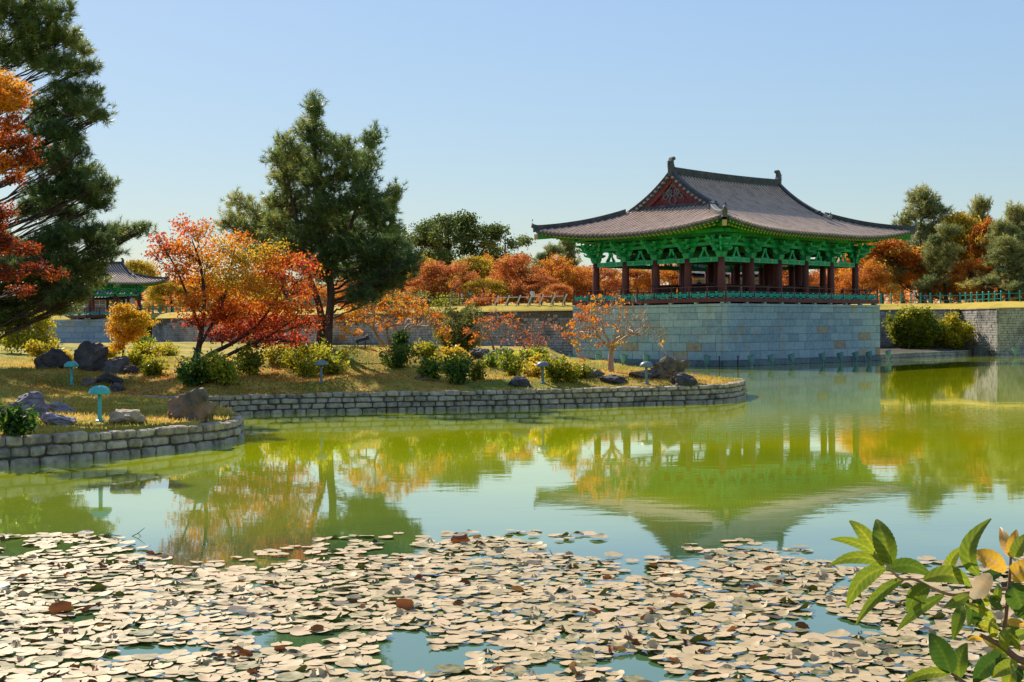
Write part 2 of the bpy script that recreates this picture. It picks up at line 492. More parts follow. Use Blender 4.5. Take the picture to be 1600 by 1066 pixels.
def height(x, y):
    x = np.atleast_1d(np.asarray(x, float)); y = np.atleast_1d(np.asarray(y, float))
    d = seg_dist(x, y, LAND)
    ins = inside(x, y, LAND)
    num = np.zeros(x.shape); den = np.zeros(x.shape)
    for cx, cy, cz in CP:
        w = 1.0 / (((x - cx) ** 2 + ((y - cy) * 0.8) ** 2) + 1.2) ** 1.5
        num += w * cz; den += w
    zi = num / den
    e = 0.70 - 0.14 * np.exp(-((x - TIP[0]) ** 2 + (y - TIP[1]) ** 2) / 9.0)
    s = np.clip((d - 0.3) / 2.2, 0, 1); s = s * s * (3 - 2 * s)
    z = e + (zi - e) * s
    z = z + 0.05 * np.sin(x * 1.7 + y * .6) * np.sin(y * 1.3 - x * .4) * s
    return np.where(ins & (d > 0.22), z, -1.0)


def ground_hit(px, py, lo=28.0, hi=118.0):
    Y = np.arange(lo, hi, 0.1)
    d = ray(px, py)
    x = d.x / d.y * Y
    z = CAMZ + d.z / d.y * Y
    h = height(x, Y)
    k = np.where(h >= z)[0]
    i = k[0] if len(k) else int(np.argmin(np.abs(h - z)))
    return Vector((float(x[i]), float(Y[i]), float(h[i])))


M['lawn'] = surf('lawn', [(0.2, (.14, .14, .02)), (0.42, (.31, .25, .04)), (0.56, (.46, .31, .065)), (0.82, (.56, .38, .13))], 0.55, .95, .6, 22, 0, spec=.1, spots=((.15, .18, .025), .30, .45, .62), dist=.04)  # dark green spots: greener grass plus shadow painted into the colour
M['terrace_grass'] = surf('terrace_grass', [(0.25, (.26, .22, .03)), (0.5, (.46, .34, .055)), (0.8, (.56, .43, .11))], 0.4, .95, .5, 6, 0, spec=.1, dist=.05)
M['soil'] = surf('soil', [(0.3, (.03, .027, .02)), (0.7, (.075, .065, .04))], 2, .95, .5, 10)

xs = np.arange(-62, 14, 0.35); ys = np.arange(27, 182, 0.35)
gx, gy = np.meshgrid(xs, ys, indexing='ij')
gz = height(gx.ravel(), gy.ravel()).reshape(gx.shape)
mb = MB()
V = np.stack([gx, gy, gz], 2)
keep = (gz > -0.9)
k4 = keep[:-1, :-1] | keep[1:, :-1] | keep[:-1, 1:] | keep[1:, 1:]
i, j = np.where(k4)
m_ = len(ys)
mb.add(V.reshape(-1, 3), np.stack([i * m_ + j, (i + 1) * m_ + j, (i + 1) * m_ + j + 1, i * m_ + j + 1], 1))
prop(mb.build('island_ground', M['lawn'], smooth=True), 'dry lawn of the island and spit in the pond', 'ground', kind='structure')

# pond bed sheet
mb = MB()
mb.add([(-3000, -300, -1.6), (3000, -300, -1.6), (3000, 5000, -1.6), (-3000, 5000, -1.6)], [(0, 1, 2, 3)])
prop(mb.build('ground', M['soil']), 'bed of the pond and ground to the horizon', 'ground', kind='structure')

# terrace ground behind the walls: a grassy bank and flat ground to the horizon
mb = MB()
T = np.array(TERR)
rad = T / np.linalg.norm(T, axis=1, keepdims=True)
rows = [(T, 4.56), (T + rad * 0.35, 4.62), (T + rad * 2.0, 5.05), (T + rad * 4.5, 5.3), (T + rad * 25, 5.35), (T + rad * 250, 5.5), (T + rad * 3500, 5.5)]
V = np.stack([np.column_stack([r, np.full(len(r), z)]) for r, z in rows])
mb.grid(V, flip=True)
prop(mb.build('terrace_ground', M['terrace_grass'], smooth=True), 'grassy terrace ground above the far pond walls', 'ground', kind='structure')

# near bank under the viewer
mb = MB()
xs = np.linspace(-60, 60, 80); prof = [(-60, 1.5), (-5, 1.45), (3, 1.35), (5.2, 1.1), (6.4, .5), (7.2, -.2), (8.2, -1.7)]
V = np.array([[(x, y + .35 * math.sin(x * .8) * (y > 4), z + .05 * math.sin(x * 2.1 + y)) for y, z in prof] for x in xs])
mb.grid(V)
prop(mb.build('near_bank', M['lawn'], smooth=True), 'grassy bank on the near side of the pond', 'ground', kind='structure')

# ------------------------------------------------------------------ water
m, nt, out = nodes_of('pond_water')
L = nt.links.new
g = nt.nodes.new('ShaderNodeNewGeometry')


def noise_node(scale, stretch, detail=3, rough=.5):
    mp = nt.nodes.new('ShaderNodeMapping'); mp.inputs['Scale'].default_value = stretch
    L(g.outputs['Position'], mp.inputs[0])
    n = nt.nodes.new('ShaderNodeTexNoise')
    n.inputs['Scale'].default_value = scale; n.inputs['Detail'].default_value = detail; n.inputs['Roughness'].default_value = rough
    L(mp.outputs[0], n.inputs['Vector'])
    return n


def mth(op, a, b=0):
    n = nt.nodes.new('ShaderNodeMath'); n.operation = op
    for k, v in enumerate((a, b)):
        if isinstance(v, (int, float)): n.inputs[k].default_value = v
        else: L(v, n.inputs[k])
    return n.outputs[0]


na = noise_node(1.5, (.45, 1, 1), 3)
nb_ = noise_node(2.6, (.55, 1, 1), 3)
npatch = noise_node(.05, (.5, 1.3, 1), 2)
rp = ramp(nt, [(.50, (.12, .12, .12)), (.62, (1, 1, 1))])
L(npatch.outputs['Fac'], rp.inputs[0])
# a breath of wind ruffles the open water at the right
sw = nt.nodes.new('ShaderNodeSeparateXYZ'); L(g.outputs['Position'], sw.inputs[0])
ex = mth('POWER', mth('ABSOLUTE', mth('DIVIDE', mth('SUBTRACT', sw.outputs['X'], 13.5), 8.0), 0), 2.0)
ey = mth('POWER', mth('ABSOLUTE', mth('DIVIDE', mth('SUBTRACT', sw.outputs['Y'], 43.0), 5.0), 0), 2.0)
wind = mth('POWER', 2.718, mth('MULTIPLY', mth('ADD', ex, ey), -1.0))
ruff = mth('ADD', mth('MULTIPLY', rp.outputs[0], .35), mth('MULTIPLY', wind, 3.6))
hgt = mth('ADD', mth('MULTIPLY', na.outputs['Fac'], .0050), mth('MULTIPLY', mth('MULTIPLY', nb_.outputs['Fac'], .0120), ruff))
bp = nt.nodes.new('ShaderNodeBump'); bp.inputs['Strength'].default_value = 1.0; bp.inputs['Distance'].default_value = .30
L(hgt, bp.inputs['Height'])
ncol = noise_node(.12, (1, 1, 1), 4)
rc = ramp(nt, [(.35, (.45, .58, .004)), (.65, (.58, .64, .005))])
L(ncol.outputs['Fac'], rc.inputs[0])
b = nt.nodes.new('ShaderNodeBsdfPrincipled')
# green dulled towards the lily beds, painting the sky reflection into the water colour
sx = nt.nodes.new('ShaderNodeSeparateXYZ'); L(g.outputs['Position'], sx.inputs[0])
mr_ = nt.nodes.new('ShaderNodeMapRange'); mr_.inputs['From Min'].default_value = 17; mr_.inputs['From Max'].default_value = 34
L(mth('ADD', sx.outputs['Y'], mth('MULTIPLY', mth('SUBTRACT', ncol.outputs['Fac'], .5), 16.0)), mr_.inputs['Value'])
mxw = nt.nodes.new('ShaderNodeMixRGB'); mxw.inputs[1].default_value = (.06, .135, .05, 1)
L(mr_.outputs[0], mxw.inputs[0]); L(rc.outputs[0], mxw.inputs[2])
L(mxw.outputs[0], b.inputs['Base Color'])
b.inputs['Coat Weight'].default_value = .72
b.inputs['Coat IOR'].default_value = 1.33
b.inputs['Coat Roughness'].default_value = .02
L(bp.outputs[0], b.inputs['Coat Normal'])
b.inputs['Roughness'].default_value = .03
b.inputs['IOR'].default_value = 1.33
L(bp.outputs[0], b.inputs['Normal'])
L(b.outputs[0], out.inputs[0])
M['water'] = m
mb = MB()
mb.add([(-400, -40, 0), (400, -40, 0), (400, 240, 0), (-400, 240, 0)], [(0, 1, 2, 3)])
prop(mb.build('water', M['water']), 'green algae tinted water of the pond', 'water', kind='structure')

# ------------------------------------------------------------------ stones
def stone_mesh(name, c, jit, seed, mat):
    r = random.Random(seed)
    bm = bmesh.new()
    for sx in (-1, 1):
        for sy in (-1, 1):
            for sz in (-1, 1):
                j = [r.uniform(-jit, jit) for _ in range(3)]
                for k in range(3):
                    v = [sx * (.5 - c), sy * (.5 - c), sz * (.5 - c)]
                    v[k] = (sx, sy, sz)[k] * .5
                    bm.verts.new([v[q] - (sx, sy, sz)[q] * abs(j[q]) * (.5 if q == k else 1) for q in range(3)])
    bmesh.ops.convex_hull(bm, input=list(bm.verts))
    me = bpy.data.meshes.new(name)
    bm.to_mesh(me); bm.free()
    me.materials.append(mat)
    return me


RUB = [stone_mesh('rough_stone', .12, .12, s, M['stone_bank']) for s in range(16)]
ASH = [stone_mesh('ashlar', .018, .008, s + 50, M['granite']) for s in range(6)]
ASHW = [stone_mesh('ashlar_wet', .018, .008, s + 90, M['granite_wet']) for s in range(4)]
ASHT = [stone_mesh('ashlar_tan', .018, .008, s + 70, M['granite_tan']) for s in range(4)]


class Path:
    def __init__(self, P):
        self.P = np.asarray(P, float)
        self.s = np.concatenate([[0], np.cumsum(np.linalg.norm(np.diff(self.P, axis=0), axis=1))])
        self.L = self.s[-1]

    def __call__(self, s):
        p = np.array([np.interp(s, self.s, self.P[:, 0]), np.interp(s, self.s, self.P[:, 1])])
        q = np.array([np.interp(min(s + .15, self.L), self.s, self.P[:, 0]), np.interp(min(s + .15, self.L), self.s, self.P[:, 1])])
        o = np.array([np.interp(max(s - .15, 0), self.s, self.P[:, 0]), np.interp(max(s - .15, 0), self.s, self.P[:, 1])])
        t = (q - o) / (np.linalg.norm(q - o) + 1e-9)
        return p, t


def lay(parent, path, s0, s1, courses, lens, thick, meshes, gap=.012, batter=.0, rnd=None, name='stone', hs=lambda s: 1.0, jig=.02, drop=0.0, alt=None):
    rnd = rnd or random
    z = courses[0]
    n = 0
    for ci, h in enumerate(courses[1]):
        s = s0 - rnd.uniform(0, lens[0] * .6)
        while s < s1:
            l = rnd.uniform(*lens)
            p, t = path(s + l / 2)
            k = hs(s + l / 2)
            nrm = np.array([-t[1], t[0]])
            c = p + nrm * (thick / 2 + batter * (z - courses[0]) + rnd.uniform(-jig, jig))
            hh = h * k * (1 if ci < len(courses[1]) - 1 else rnd.uniform(.85, 1.15))
            me = rnd.choice(meshes)
            if alt and rnd.random() < alt[1]: me = rnd.choice(alt[0])
            if s + l / 2 > 0 and rnd.random() >= drop:
                put(name, me, parent, (c[0], c[1], z * k + hh / 2), (rnd.uniform(-.03, .03), rnd.uniform(-.04, .04), math.atan2(t[1], t[0]) + rnd.uniform(-.03, .03)), ((l - gap), thick * rnd.uniform(.9, 1.1), hh - gap))
                n += 1
            s += l
        z += h
    return n


def core(parent, P, z0, z1, back, inset, name='wall_core', hs=None):
    """the dark fill that shows in the joints"""
    mb = MB()
    P = np.asarray(P)
    t = np.gradient(P, axis=0); t /= np.linalg.norm(t, axis=1, keepdims=True) + 1e-9
    nrm = np.column_stack([-t[:, 1], t[:, 0]])
    a, b2 = P + nrm * inset, P + nrm * back
    k = np.ones(len(P)) if hs is None else np.array(hs)
    rows = np.stack([np.column_stack([a, np.full(len(P), z0)]), np.column_stack([a, z1 * k]), np.column_stack([b2, z1 * k]), np.column_stack([b2, np.full(len(P), z0)])])
    mb.grid(rows)
    return mb.build(name, M['joint'], parent)


rnd = random.Random(5)
# spit wall
sp = Path(SPIT)
sv = np.argmin(np.abs(SPIT[:, 0] - on_z(-60, 738).x)); s_start = sp.s[sv]
spit_k = lambda s: 1.0 - .2 * min(1, max(0, (s - (sp.L - 22)) / 9))
wall = thing('stone_bank_wall', 'low rough stone wall of three courses edging the near grassy spit', 'stone wall')
n1_ = lay(wall, sp, s_start, sp.L - 5.0, (-.06, [.25, .25, .25]), (.32, .74), .42, RUB, .012, .10, rnd, hs=spit_k, jig=.025)
core(wall, SPIT[2:-8], -.6, .58, .55, .15, hs=[spit_k(s) for s in sp.s[2:-8]])
# island wall
ip = Path(ISLE)
wall = thing('stone_bank_wall', 'long low rough stone wall edging the island with trees, ending in a rounded tip', 'stone wall')
s_end = ip.s[np.argmin(np.hypot(ISLE[:, 0] - a2(1100, 63.5)[0], ISLE[:, 1] - a2(1100, 63.5)[1]))]
n2_ = lay(wall, ip, 0, s_end, (-.05, [.19, .20, .20, .18]), (.26, .66), .42, RUB, .010, .10, rnd, jig=.035)
core(wall, ISLE[:-3], -.6, .62, .55, .15)
print('STONES', n1_, n2_)

# far pond walls: small squared stones laid in courses
def far_wall(label, P, z0, z1, ch, lens, mat, batter=.06, cope=True):
    pth = Path(P)
    t = thing('pond_wall', label, 'stone wall', (P[0][0], P[0][1], 0))
    off = (P[0][0], P[0][1], 0)
    mb = MB()
    z = z0
    while z < z1 - .02:
        h = min(ch * rnd.uniform(.85, 1.15), z1 - z)
        s = -rnd.uniform(0, lens[0])
        while s < pth.L:
            l = rnd.uniform(*lens)
            a, b2 = max(s, 0), min(s + l, pth.L)
            if b2 - a > .08:
                p, tt = pth((a + b2) / 2)
                nrm = np.array([-tt[1], tt[0]])
                c = p + nrm * (.15 + batter * (z - z0) + rnd.uniform(-.03, .03))
                rot = Matrix.Rotation(math.atan2(tt[1], tt[0]) + rnd.uniform(-.02, .02), 3, 'Z')
                mb.box((c[0], c[1], z + h / 2), (b2 - a - .03, .3, h - .03), rot)
            s += l
        z += h
    prop(mb.build('wall_stones', mat, t, off=off), kind='stuff')
    o = core(t, P, z0 - 1, z1 - .03, .8 + batter * (z1 - z0), .1 + batter * (z1 - z0) * .5)
    o.data.transform(Matrix.Translation((-off[0], -off[1], 0)))
    if cope:
        mb = MB()
        s = 0
        while s < pth.L:
            l = rnd.uniform(.7, 1.2)
            p, tt = pth(min(s + l / 2, pth.L))
            nrm = np.array([-tt[1], tt[0]])
            c = p + nrm * (.2 + batter * (z1 - z0))
            mb.box((c[0], c[1], z1 + .07), (min(l, pth.L - s) - .03, .45, .14), Matrix.Rotation(math.atan2(tt[1], tt[0]), 3, 'Z'))
            s += l
        prop(mb.build('coping_stones', mat, t, off=off), kind='stuff')
    return t


far_wall('gray coursed stone pond wall behind the island pines and bare-branched trees', [TERR[4], TERR[5], TERR[6], TERR[7]], -.3, 4.5, .25, (.3, .6), M['wall_stone'])
far_wall('gray coursed stone wall right of the small left pavilion', [TERR[3], TERR[4]], -.3, 4.5, .25, (.35, .6), M['wall_stone'])
far_wall('stone pond wall behind the leafy bush right of the large pavilion', [TERR[9], TERR[10]], -.3, 4.5, .25, (.35, .7), M['wall_stone'], 0.02)
far_wall('sunlit end of the stone wall turning towards the viewer', [TERR[10], TERR[11]], -.3, 4.5, .25, (.35, .7), M['wall_stone'], 0.02)
far_wall('stone pond wall at the far right edge beyond the sunlit corner', [TERR[11], TERR[12], TERR[13]], -.3, 4.5, .25, (.35, .7), M['wall_stone'], 0.02)
# ledge under the bush
LEDGE = [(31.3, 118.6), (38.0, 126.5), (44.3, 133.6), (46.2, 137.0)]
far_wall('low dark stone ledge at the water under the leafy bush', LEDGE, -.3, .55, .22, (.4, .8), M['wall_stone'], .02, False)
mb = MB()
mb.add([(31.4, 118.9, .52), (38.0, 126.8, .52), (44.2, 133.9, .52), (46.0, 137.3, .52), (45.6, 139.2, .9), (36.2, 139.2, .9), (28, 126, .9)], [(0, 1, 5, 6), (1, 2, 4, 5)])
mb.add([(44.2, 133.9, .52), (46.0, 137.3, .52), (45.6, 139.2, .9)], [(0, 1, 2)])
prop(mb.build('ledge_ground', M['soil']), 'bare soil on the ledge behind the low stone edge', 'ground', kind='structure')

# ------------------------------------------------------------------ stone platforms
def platform(label, org, rotz, lu, lv, top, courses, lens, faces=('front', 'left'), tan=.05, plinth=True):
    """a block of dressed granite; local x runs along the front face, y along the left face, near corner at the origin"""
    t = thing('stone_platform', label, 'stone platform', (org[0], org[1], 0), rotz)
    mb = MB()
    mb.box((lu / 2, lv / 2, (top - 1.2) / 2 + .0), (lu - .14, lv - .14, top + 1.2 - .12))
    mb.build('core', M['joint'], t)
    r = random.Random(int(lu * 10))
    z = 0.0
    n = len(courses)
    for ci, h in enumerate(courses):
        cap = ci == n - 1
        for f in faces:
            ln = lu if f == 'front' else lv
            s = 0.0
            first = True
            while s < ln - .01:
                l = r.uniform(*lens) * (1.3 if cap else 1)
                if first and ci % 2 == (0 if f == 'front' else 1): l *= .55
                first = False
                if ln - s - l < lens[0] * .5: l = ln - s
                d = .5 + (.08 if cap else 0) + (.12 if (plinth and ci == 0) else 0)
                out_ = .0 + (.05 if cap else 0) + (.12 if (plinth and ci == 0) else 0) + r.uniform(-.006, .006)
                tone = (ci in (1, 2, 3) and r.random() < tan * 3) or (ci not in (0, n - 1) and r.random() < tan * .25)
                me = r.choice(ASHW if (plinth and ci == 0) else (ASHT if tone else ASH))
                if f == 'front':
                    put('stone_block', me, t, (s + l / 2, d / 2 - out_, z + h / 2), None, (l - .02, d, h - .018))
                else:
                    a, bb = s, s + l
                    if a < .5: a = .505 - (0 if not cap else 0)
                    if bb - a > .1:
                        put('stone_block', me, t, (d / 2 - out_, (a + bb) / 2, z + h / 2), None, (d, bb - a - .02, h - .018))
                s += l
        z += h
    return t


ROT = math.atan2(2139, 2217)
C0 = (16.2, 103.0)
platform('tall pale granite platform carrying the large pavilion, rising from the water', C0, ROT, 21.6, 16.0, 4.78, [.45, .68, .66, .62, .60, .56, .55, .44, .22], (1.0, 2.1))

SROT = R(40)
s0 = at(157, 515, 165.2)
platform('far granite platform under the small pavilion at the left', a2(48, 170.5), math.atan2(166.3 - 170.5, a2(236, 166.3)[0] - a2(48, 170.5)[0]), 15.2, 6, 4.55, [.7, .75, .75, .75, .75, .55, .3], (1.1, 2.3), ('front',), .02, False)


# ------------------------------------------------------------------ timber pavilions
def pavilion(label, loc, rotz, nbu, nbv, cu, cv, a, b, zc, ze, zr, dh, ug, k, floor=.42, deck=None, tile=.42, inner=True, hi=True):
    """cu, cv: half extents of the column grid; a, b: half extents of the eaves; zc: column top, ze: eaves at mid side,
    zr: ridge, dh: distance from the eaves of the foot of the gable, ug: half distance between the gables; k: scale of the timbers"""
    root = thing('pavilion', label, 'pavilion', loc, rotz)
    rr = random.Random(3)
    lift_h = (.80 if hi else .6) * 1.0
    le = 10.0 if hi else 4.5

    def zp(d):
        return float(np.interp(d, np.linspace(0, b, 41), PROF))
    xx = np.linspace(0, b, 41)
    # concave profile: shallow at the eaves, steep under the ridge
    av = (zr - ze) / b
    PROF = ze + b * (.36 * (xx / b) + (av - .36) * (xx / b) ** 3.8)

    def lift(e, d):
        return lift_h * max(0, 1 - e / le) ** 2.4 * max(0, 1 - d / (dh * 1.5)) ** 1.0

    def zf(u, d):      # long (front and back) slopes
        return zp(d) + lift(a - abs(u), d) + .45 * (abs(u) / a) ** 2 * max(0, (d - dh * .6) / b)

    def ze_(v, d):     # end slopes
        return zp(d) + lift(b - abs(v), d)

    def push(e, d):    # corners of the eaves also swing out a little in plan
        return .25 * k * max(0, 1 - e / le) ** 2 * max(0, 1 - d / dh)

    def front(sg, u, d, dz=0.0):
        return Vector((u, sg * (b - d + push(a - abs(u), d)), zf(u, d) + dz))

    def end(sg, v, d, dz=0.0):
        return Vector((sg * (a - d + push(b - abs(v), d)), v, ze_(v, d) + dz))

    uo = ug + .34 * k      # roof overhang past the gable
    ds = list(np.linspace(0, dh, 9)) + list(np.linspace(dh, b, 8))[1:]

    def ulim(d):
        return a - d if d <= dh else uo
    # --- roof skin
    roofm = MB()
    for sg in (-1, 1):
        g_ = [[front(sg, x * ulim(d), d, -.02) for x in np.linspace(-1, 1, 41)] for d in ds]
        roofm.grid(g_, 0, sg > 0)
        de = list(np.linspace(0, dh, 9)) + [a - ug]
        g_ = [[end(sg, x * (b - min(d, dh)), d, -.02) for x in np.linspace(-1, 1, 33)] for d in de]
        roofm.grid(g_, 0, sg < 0)
        # underside
        g_ = [[front(sg, x * (a - min(d, dh)), d, -.20 * k) for x in np.linspace(-1, 1, 41)] for d in np.linspace(.06, dh, 6)]
        roofm.grid(g_, 1, sg < 0)
        g_ = [[end(sg, x * (b - d), d, -.20 * k) for x in np.linspace(-1, 1, 33)] for d in np.linspace(.06, dh, 6)]
        roofm.grid(g_, 1, sg > 0)
        # closing strip at the eaves edge
        for fn, lim in ((front, a), (end, b)):
            g_ = [[fn(sg, x * lim, 0, dz) for x in np.linspace(-1, 1, 61)] for dz in (-.02, -.20 * k)]
            roofm.grid(g_, 2)
    roof = roofm.build('roof', [M['tile_pan'], M['green_dark'], M['tile_ridge']], root, smooth=True)
    # --- barrel tile rows
    rows, ends_ = MB(), MB()
    rad_ = .10 * (tile / .42)
    for sg in (-1, 1):
        n = int(2 * a / tile)
        for q in range(n + 1):
            u = -a + .12 + q * (2 * a - .24) / n
            top = b if abs(u) <= uo else a - abs(u)
            if top < .15: continue
            dd = np.linspace(-.05, top, max(3, int(top / .8) + 2))
            pth = [front(sg, u, d, .03 + rr.uniform(-.012, .012)) for d in dd]
            rows.tube(pth, rad_, 6, 0, False)
            ends_.disc(front(sg, u, -.06, .02), (0, sg, -.2), rad_ * 1.15, 8)
        n = int(2 * b / tile)
        for q in range(n + 1):
            v = -b + .12 + q * (2 * b - .24) / n
            top = min(b - abs(v), a - ug)
            if b - abs(v) > dh: top = a - ug
            if top < .15: continue
            dd = np.linspace(-.05, top, max(3, int(top / .8) + 2))
            rows.tube([end(sg, v, d, .03 + rr.uniform(-.012, .012)) for d in dd], rad_, 6, 0, False)
            ends_.disc(end(sg, v, -.06, .02), (sg, 0, -.2), rad_ * 1.15, 8)
    prop(rows.build('tile_rows', M['tile'], roof, smooth=True), kind='stuff')
    prop(ends_.build('tile_ends', M['tile_end'], roof), kind='stuff')
    # drip tiles under the rows
    drip = MB()
    for sg in (-1, 1):
        for fn, lim in ((front, a), (end, b)):
            n = int(2 * lim / tile)
            for q in range(n):
                u = -lim + tile * (q + .5) + (2 * lim - n * tile) / 2
                p = fn(sg, u, -.05, -.10)
                drip.box(p, (tile * .6, .05, .13) if fn is front else (.05, tile * .6, .13))
    prop(drip.build('drip_tiles', M['tile_ridge'], roof), kind='stuff')

    # --- ridges
    def ridge(name, pts, w, h, endcurl=0, par=roof):
        mb = MB()
        P = [Vector(p) for p in pts]
        rings = []
        for i, p in enumerate(P):
            d = (P[min(i + 1, len(P) - 1)] - P[max(i - 1, 0)]); d.normalize()
            s = d.cross(Vector((0, 0, 1))).normalized() * (w / 2)
            U = Vector((0, 0, 1))
            rings.append([p - s * 1.15 - U * .15, p - s, p - s + U * h * .82, p - s * 1.25 + U * h * .84, p - s * 1.0 + U * h, p + s * 1.0 + U * h, p + s * 1.25 + U * h * .84, p + s + U * h * .82, p + s, p + s * 1.15 - U * .15])
        mb.grid(rings)
        for e in (0, -1):
            ring = rings[e]
            c = sum(ring, Vector()) / len(ring)
            mb.add([tuple(x) for x in ring] + [tuple(c)], [(q, (q + 1) % len(ring), len(ring)) for q in range(len(ring))])
        # courses of flat ridge tiles as thin ledges
        for lv in (.2, .4, .6):
            for sd in (-1, 1):
                for i in range(len(P) - 1):
                    d = (P[i + 1] - P[i]).normalized()
                    s = d.cross(Vector((0, 0, 1))).normalized() * (w / 2 + .012) * sd
                    mb.beam(P[i] + s + Vector((0, 0, h * lv)), P[i + 1] + s + Vector((0, 0, h * lv)), .05, .035)
        o = mb.build(name, M['tile_ridge'], par)
        return o
    hm = .62 * k
    ridge('main_ridge', [(u, 0, zf(u, b) - .05) for u in np.linspace(-uo - .1, uo + .1, 15)], .42 * k, hm)
    for su in (-1, 1):
        for sv in (-1, 1):
            # descending ridge along the gable edge
            pts = [front(sv, su * (uo - .12), d, .02) for d in np.linspace(b - .15, dh - .25 * k, 9)]
            ridge('descending_ridge', pts, .34 * k, .40 * k)
            # its upturned end tile
            e = pts[-1]
            mb = MB()
            dr = (pts[-1] - pts[-2]).normalized()
            cp = [e + dr * x + Vector((0, 0, z)) for x, z in ((-.1, .15), (.25, .12), (.5, .25), (.62, .5), (.6, .75))]
            mb.tube([tuple(c) for c in cp], [.30 * k, .28 * k, .22 * k, .15 * k, .06 * k], 7)
            mb.build('ridge_end_tile', M['tile_end'], roof, smooth=True)
            # hip ridge
            pts = [Vector((su * (a - d + push(d, d)), sv * (b - d + push(d, d)), zf(a - d, d) + .02)) for d in np.linspace(dh + .15, -.05, 12)]
            ridge('hip_ridge', pts, .34 * k, .42 * k)
            e = pts[-1]
            dr = Vector((su, sv, .2)).normalized()
            mb = MB()
            mb.tube([tuple(e + dr * x + Vector((0, 0, z))) for x, z in ((-.25, .30), (.02, .36), (.10, .62), (.02, .9))], [.2 * k, .2 * k, .14 * k, .05 * k], 7)
            mb.build('ridge_end_tile', M['tile_ridge'], roof, smooth=True)
        # ridge finial: a curled fin
        mb = MB()
        base = Vector((su * (uo + .02), 0, zf(uo, b) + hm - .2))
        prof2 = [(-.55, 0), (.12, 0), (.22, .45), (.16, .85), (-.02, 1.22), (-.30, 1.38), (-.55, 1.30), (-.60, 1.08), (-.40, 1.05), (-.30, .9), (-.32, .6)]
        P2 = [(x * k * .8, z * k * .72) for x, z in prof2]
        f_ = [tuple(base + Vector((su * x, -.16 * k, z))) for x, z in P2]
        b_ = [tuple(base + Vector((su * x, .16 * k, z))) for x, z in P2]
        nn = len(P2)
        mb.add(f_ + b_, [(q, (q + 1) % nn, nn + (q + 1) % nn, nn + q) for q in range(nn)])
        cc = Vector((su * -.15 * k, 0, .62 * k)) + base
        for side, off in ((f_, -.16), (b_, .16)):
            c2 = tuple(cc + Vector((0, off * k, 0)))
            mb.add(side + [c2], [(q, (q + 1) % nn, nn) for q in range(nn)])
        for zz in (.2, .38, .55):
            mb.box(base + Vector((su * .04 * k, 0, zz * k)), (.4 * k, .38 * k, .05 * k))
        mb.build('ridge_finial', M['tile_ridge'], roof)

    # --- gables
    for su in (-1, 1):
        gw = MB()
        wv = b - dh
        zb = ze_(0, a - ug) - .05
        ugx = su * (ug - .06)
        n = max(8, int(2 * wv / .38))
        prev = gable = None
        gb = MB()
        vv = [-wv, wv]
        tri = [(ugx - su * .06, v, zf(ug, b - abs(v)) - .25 * k) for v in np.linspace(-wv, wv, 21)]
        base_ = [(ugx - su * .06, v, zb - .3) for v in np.linspace(-wv, wv, 21)]
        gb.grid([base_, tri])
        gable = gb.build('gable_wall', M['wood_dark'], root)
        for q in range(n):
            v0 = -wv + q * 2 * wv / n; v1 = v0 + 2 * wv / n
            za = zf(ug, b - abs(v0)) - .28 * k; z_b = zf(ug, b - abs(v1)) - .28 * k
            if min(za, z_b) < zb + .1: continue
            pb = MB()
            x0, x1 = ugx, ugx + su * (.035 + .02 * (q % 2))
            g0, g1 = v0 + .015, v1 - .015
            pb.add([(x0, g0, zb), (x0, g1, zb), (x0, g1, z_b), (x0, g0, za), (x1, g0, zb), (x1, g1, zb), (x1, g1, z_b), (x1, g0, za)],
                   [(4, 5, 6, 7), (0, 3, 2, 1), (0, 1, 5, 4), (1, 2, 6, 5), (2, 3, 7, 6), (3, 0, 4, 7)])
            pb.build('gable_board', M['gable_red'], gable)
        for sv in (-1, 1):     # bargeboards
            pb = MB()
            vs = np.linspace(0.02, wv + .35 * k, 9)
            xo, xi = su * (uo - .08 * k), su * (uo - .20 * k)
            up_ = [(zf(ug, b - v) - .16 * k) for v in vs]
            hb = .46 * k
            g_ = [[(xo, sv * v, z - hb), (xo, sv * v, z), (xi, sv * v, z), (xi, sv * v, z - hb), (xo, sv * v, z - hb)] for v, z in zip(vs, up_)]
            pb.grid(g_)
            pb.build('bargeboard', M['gable_red'], gable)
            gs = MB()
            g_ = [[(xo + su * .03, sv * v, z - .02), (xo + su * .03, sv * v, z + .10 * k), (xi, sv * v, z + .10 * k)] for v, z in zip(vs, up_)]
            gs.grid(g_)
            gs.build('green_verge', M['green_dark'], gable)
        # verge tiles poking out along the gable edge
        vt = MB(); ve = MB()
        for sv in (-1, 1):
            for d in np.arange(dh - .1, b - .25, .40 * (tile / .42)):
                p = front(sv, su * (uo - .5 * k), d, .06)
                q = front(sv, su * (uo + .22 * k), d, -.04)
                vt.tube([p, q], .10 * k, 6)
                ve.disc(q + Vector((su * .012, 0, 0)), (su, 0, 0), .105 * k, 8)
        prop(vt.build('verge_tiles', M['tile'], roof), kind='stuff')
        prop(ve.build('verge_tile_ends', M['tile_end'], roof), kind='stuff')
        if hi:    # pierced gray ornament under the gable peak
            om = MB()
            xo = su * (ug + .06)
            zt = zf(ug, b) - 1.35 * k
            for ky, kz, s_ in ((0, 0, .42), (-.75, -.35, .3), (.75, -.35, .3), (0, -.75, .36), (0, .55, .2), (-.4, -.1, .26), (.4, -.1, .26)):
                for q in range(8):
                    a0, a1 = q * math.pi / 4, (q + 1) * math.pi / 4
                    om.beam((xo, (ky + s_ * math.cos(a0)) * k, zt + (kz + s_ * math.sin(a0)) * k), (xo, (ky + s_ * math.cos(a1)) * k, zt + (kz + s_ * math.sin(a1)) * k), .06, .10 * k, up=(1, 0, 0))
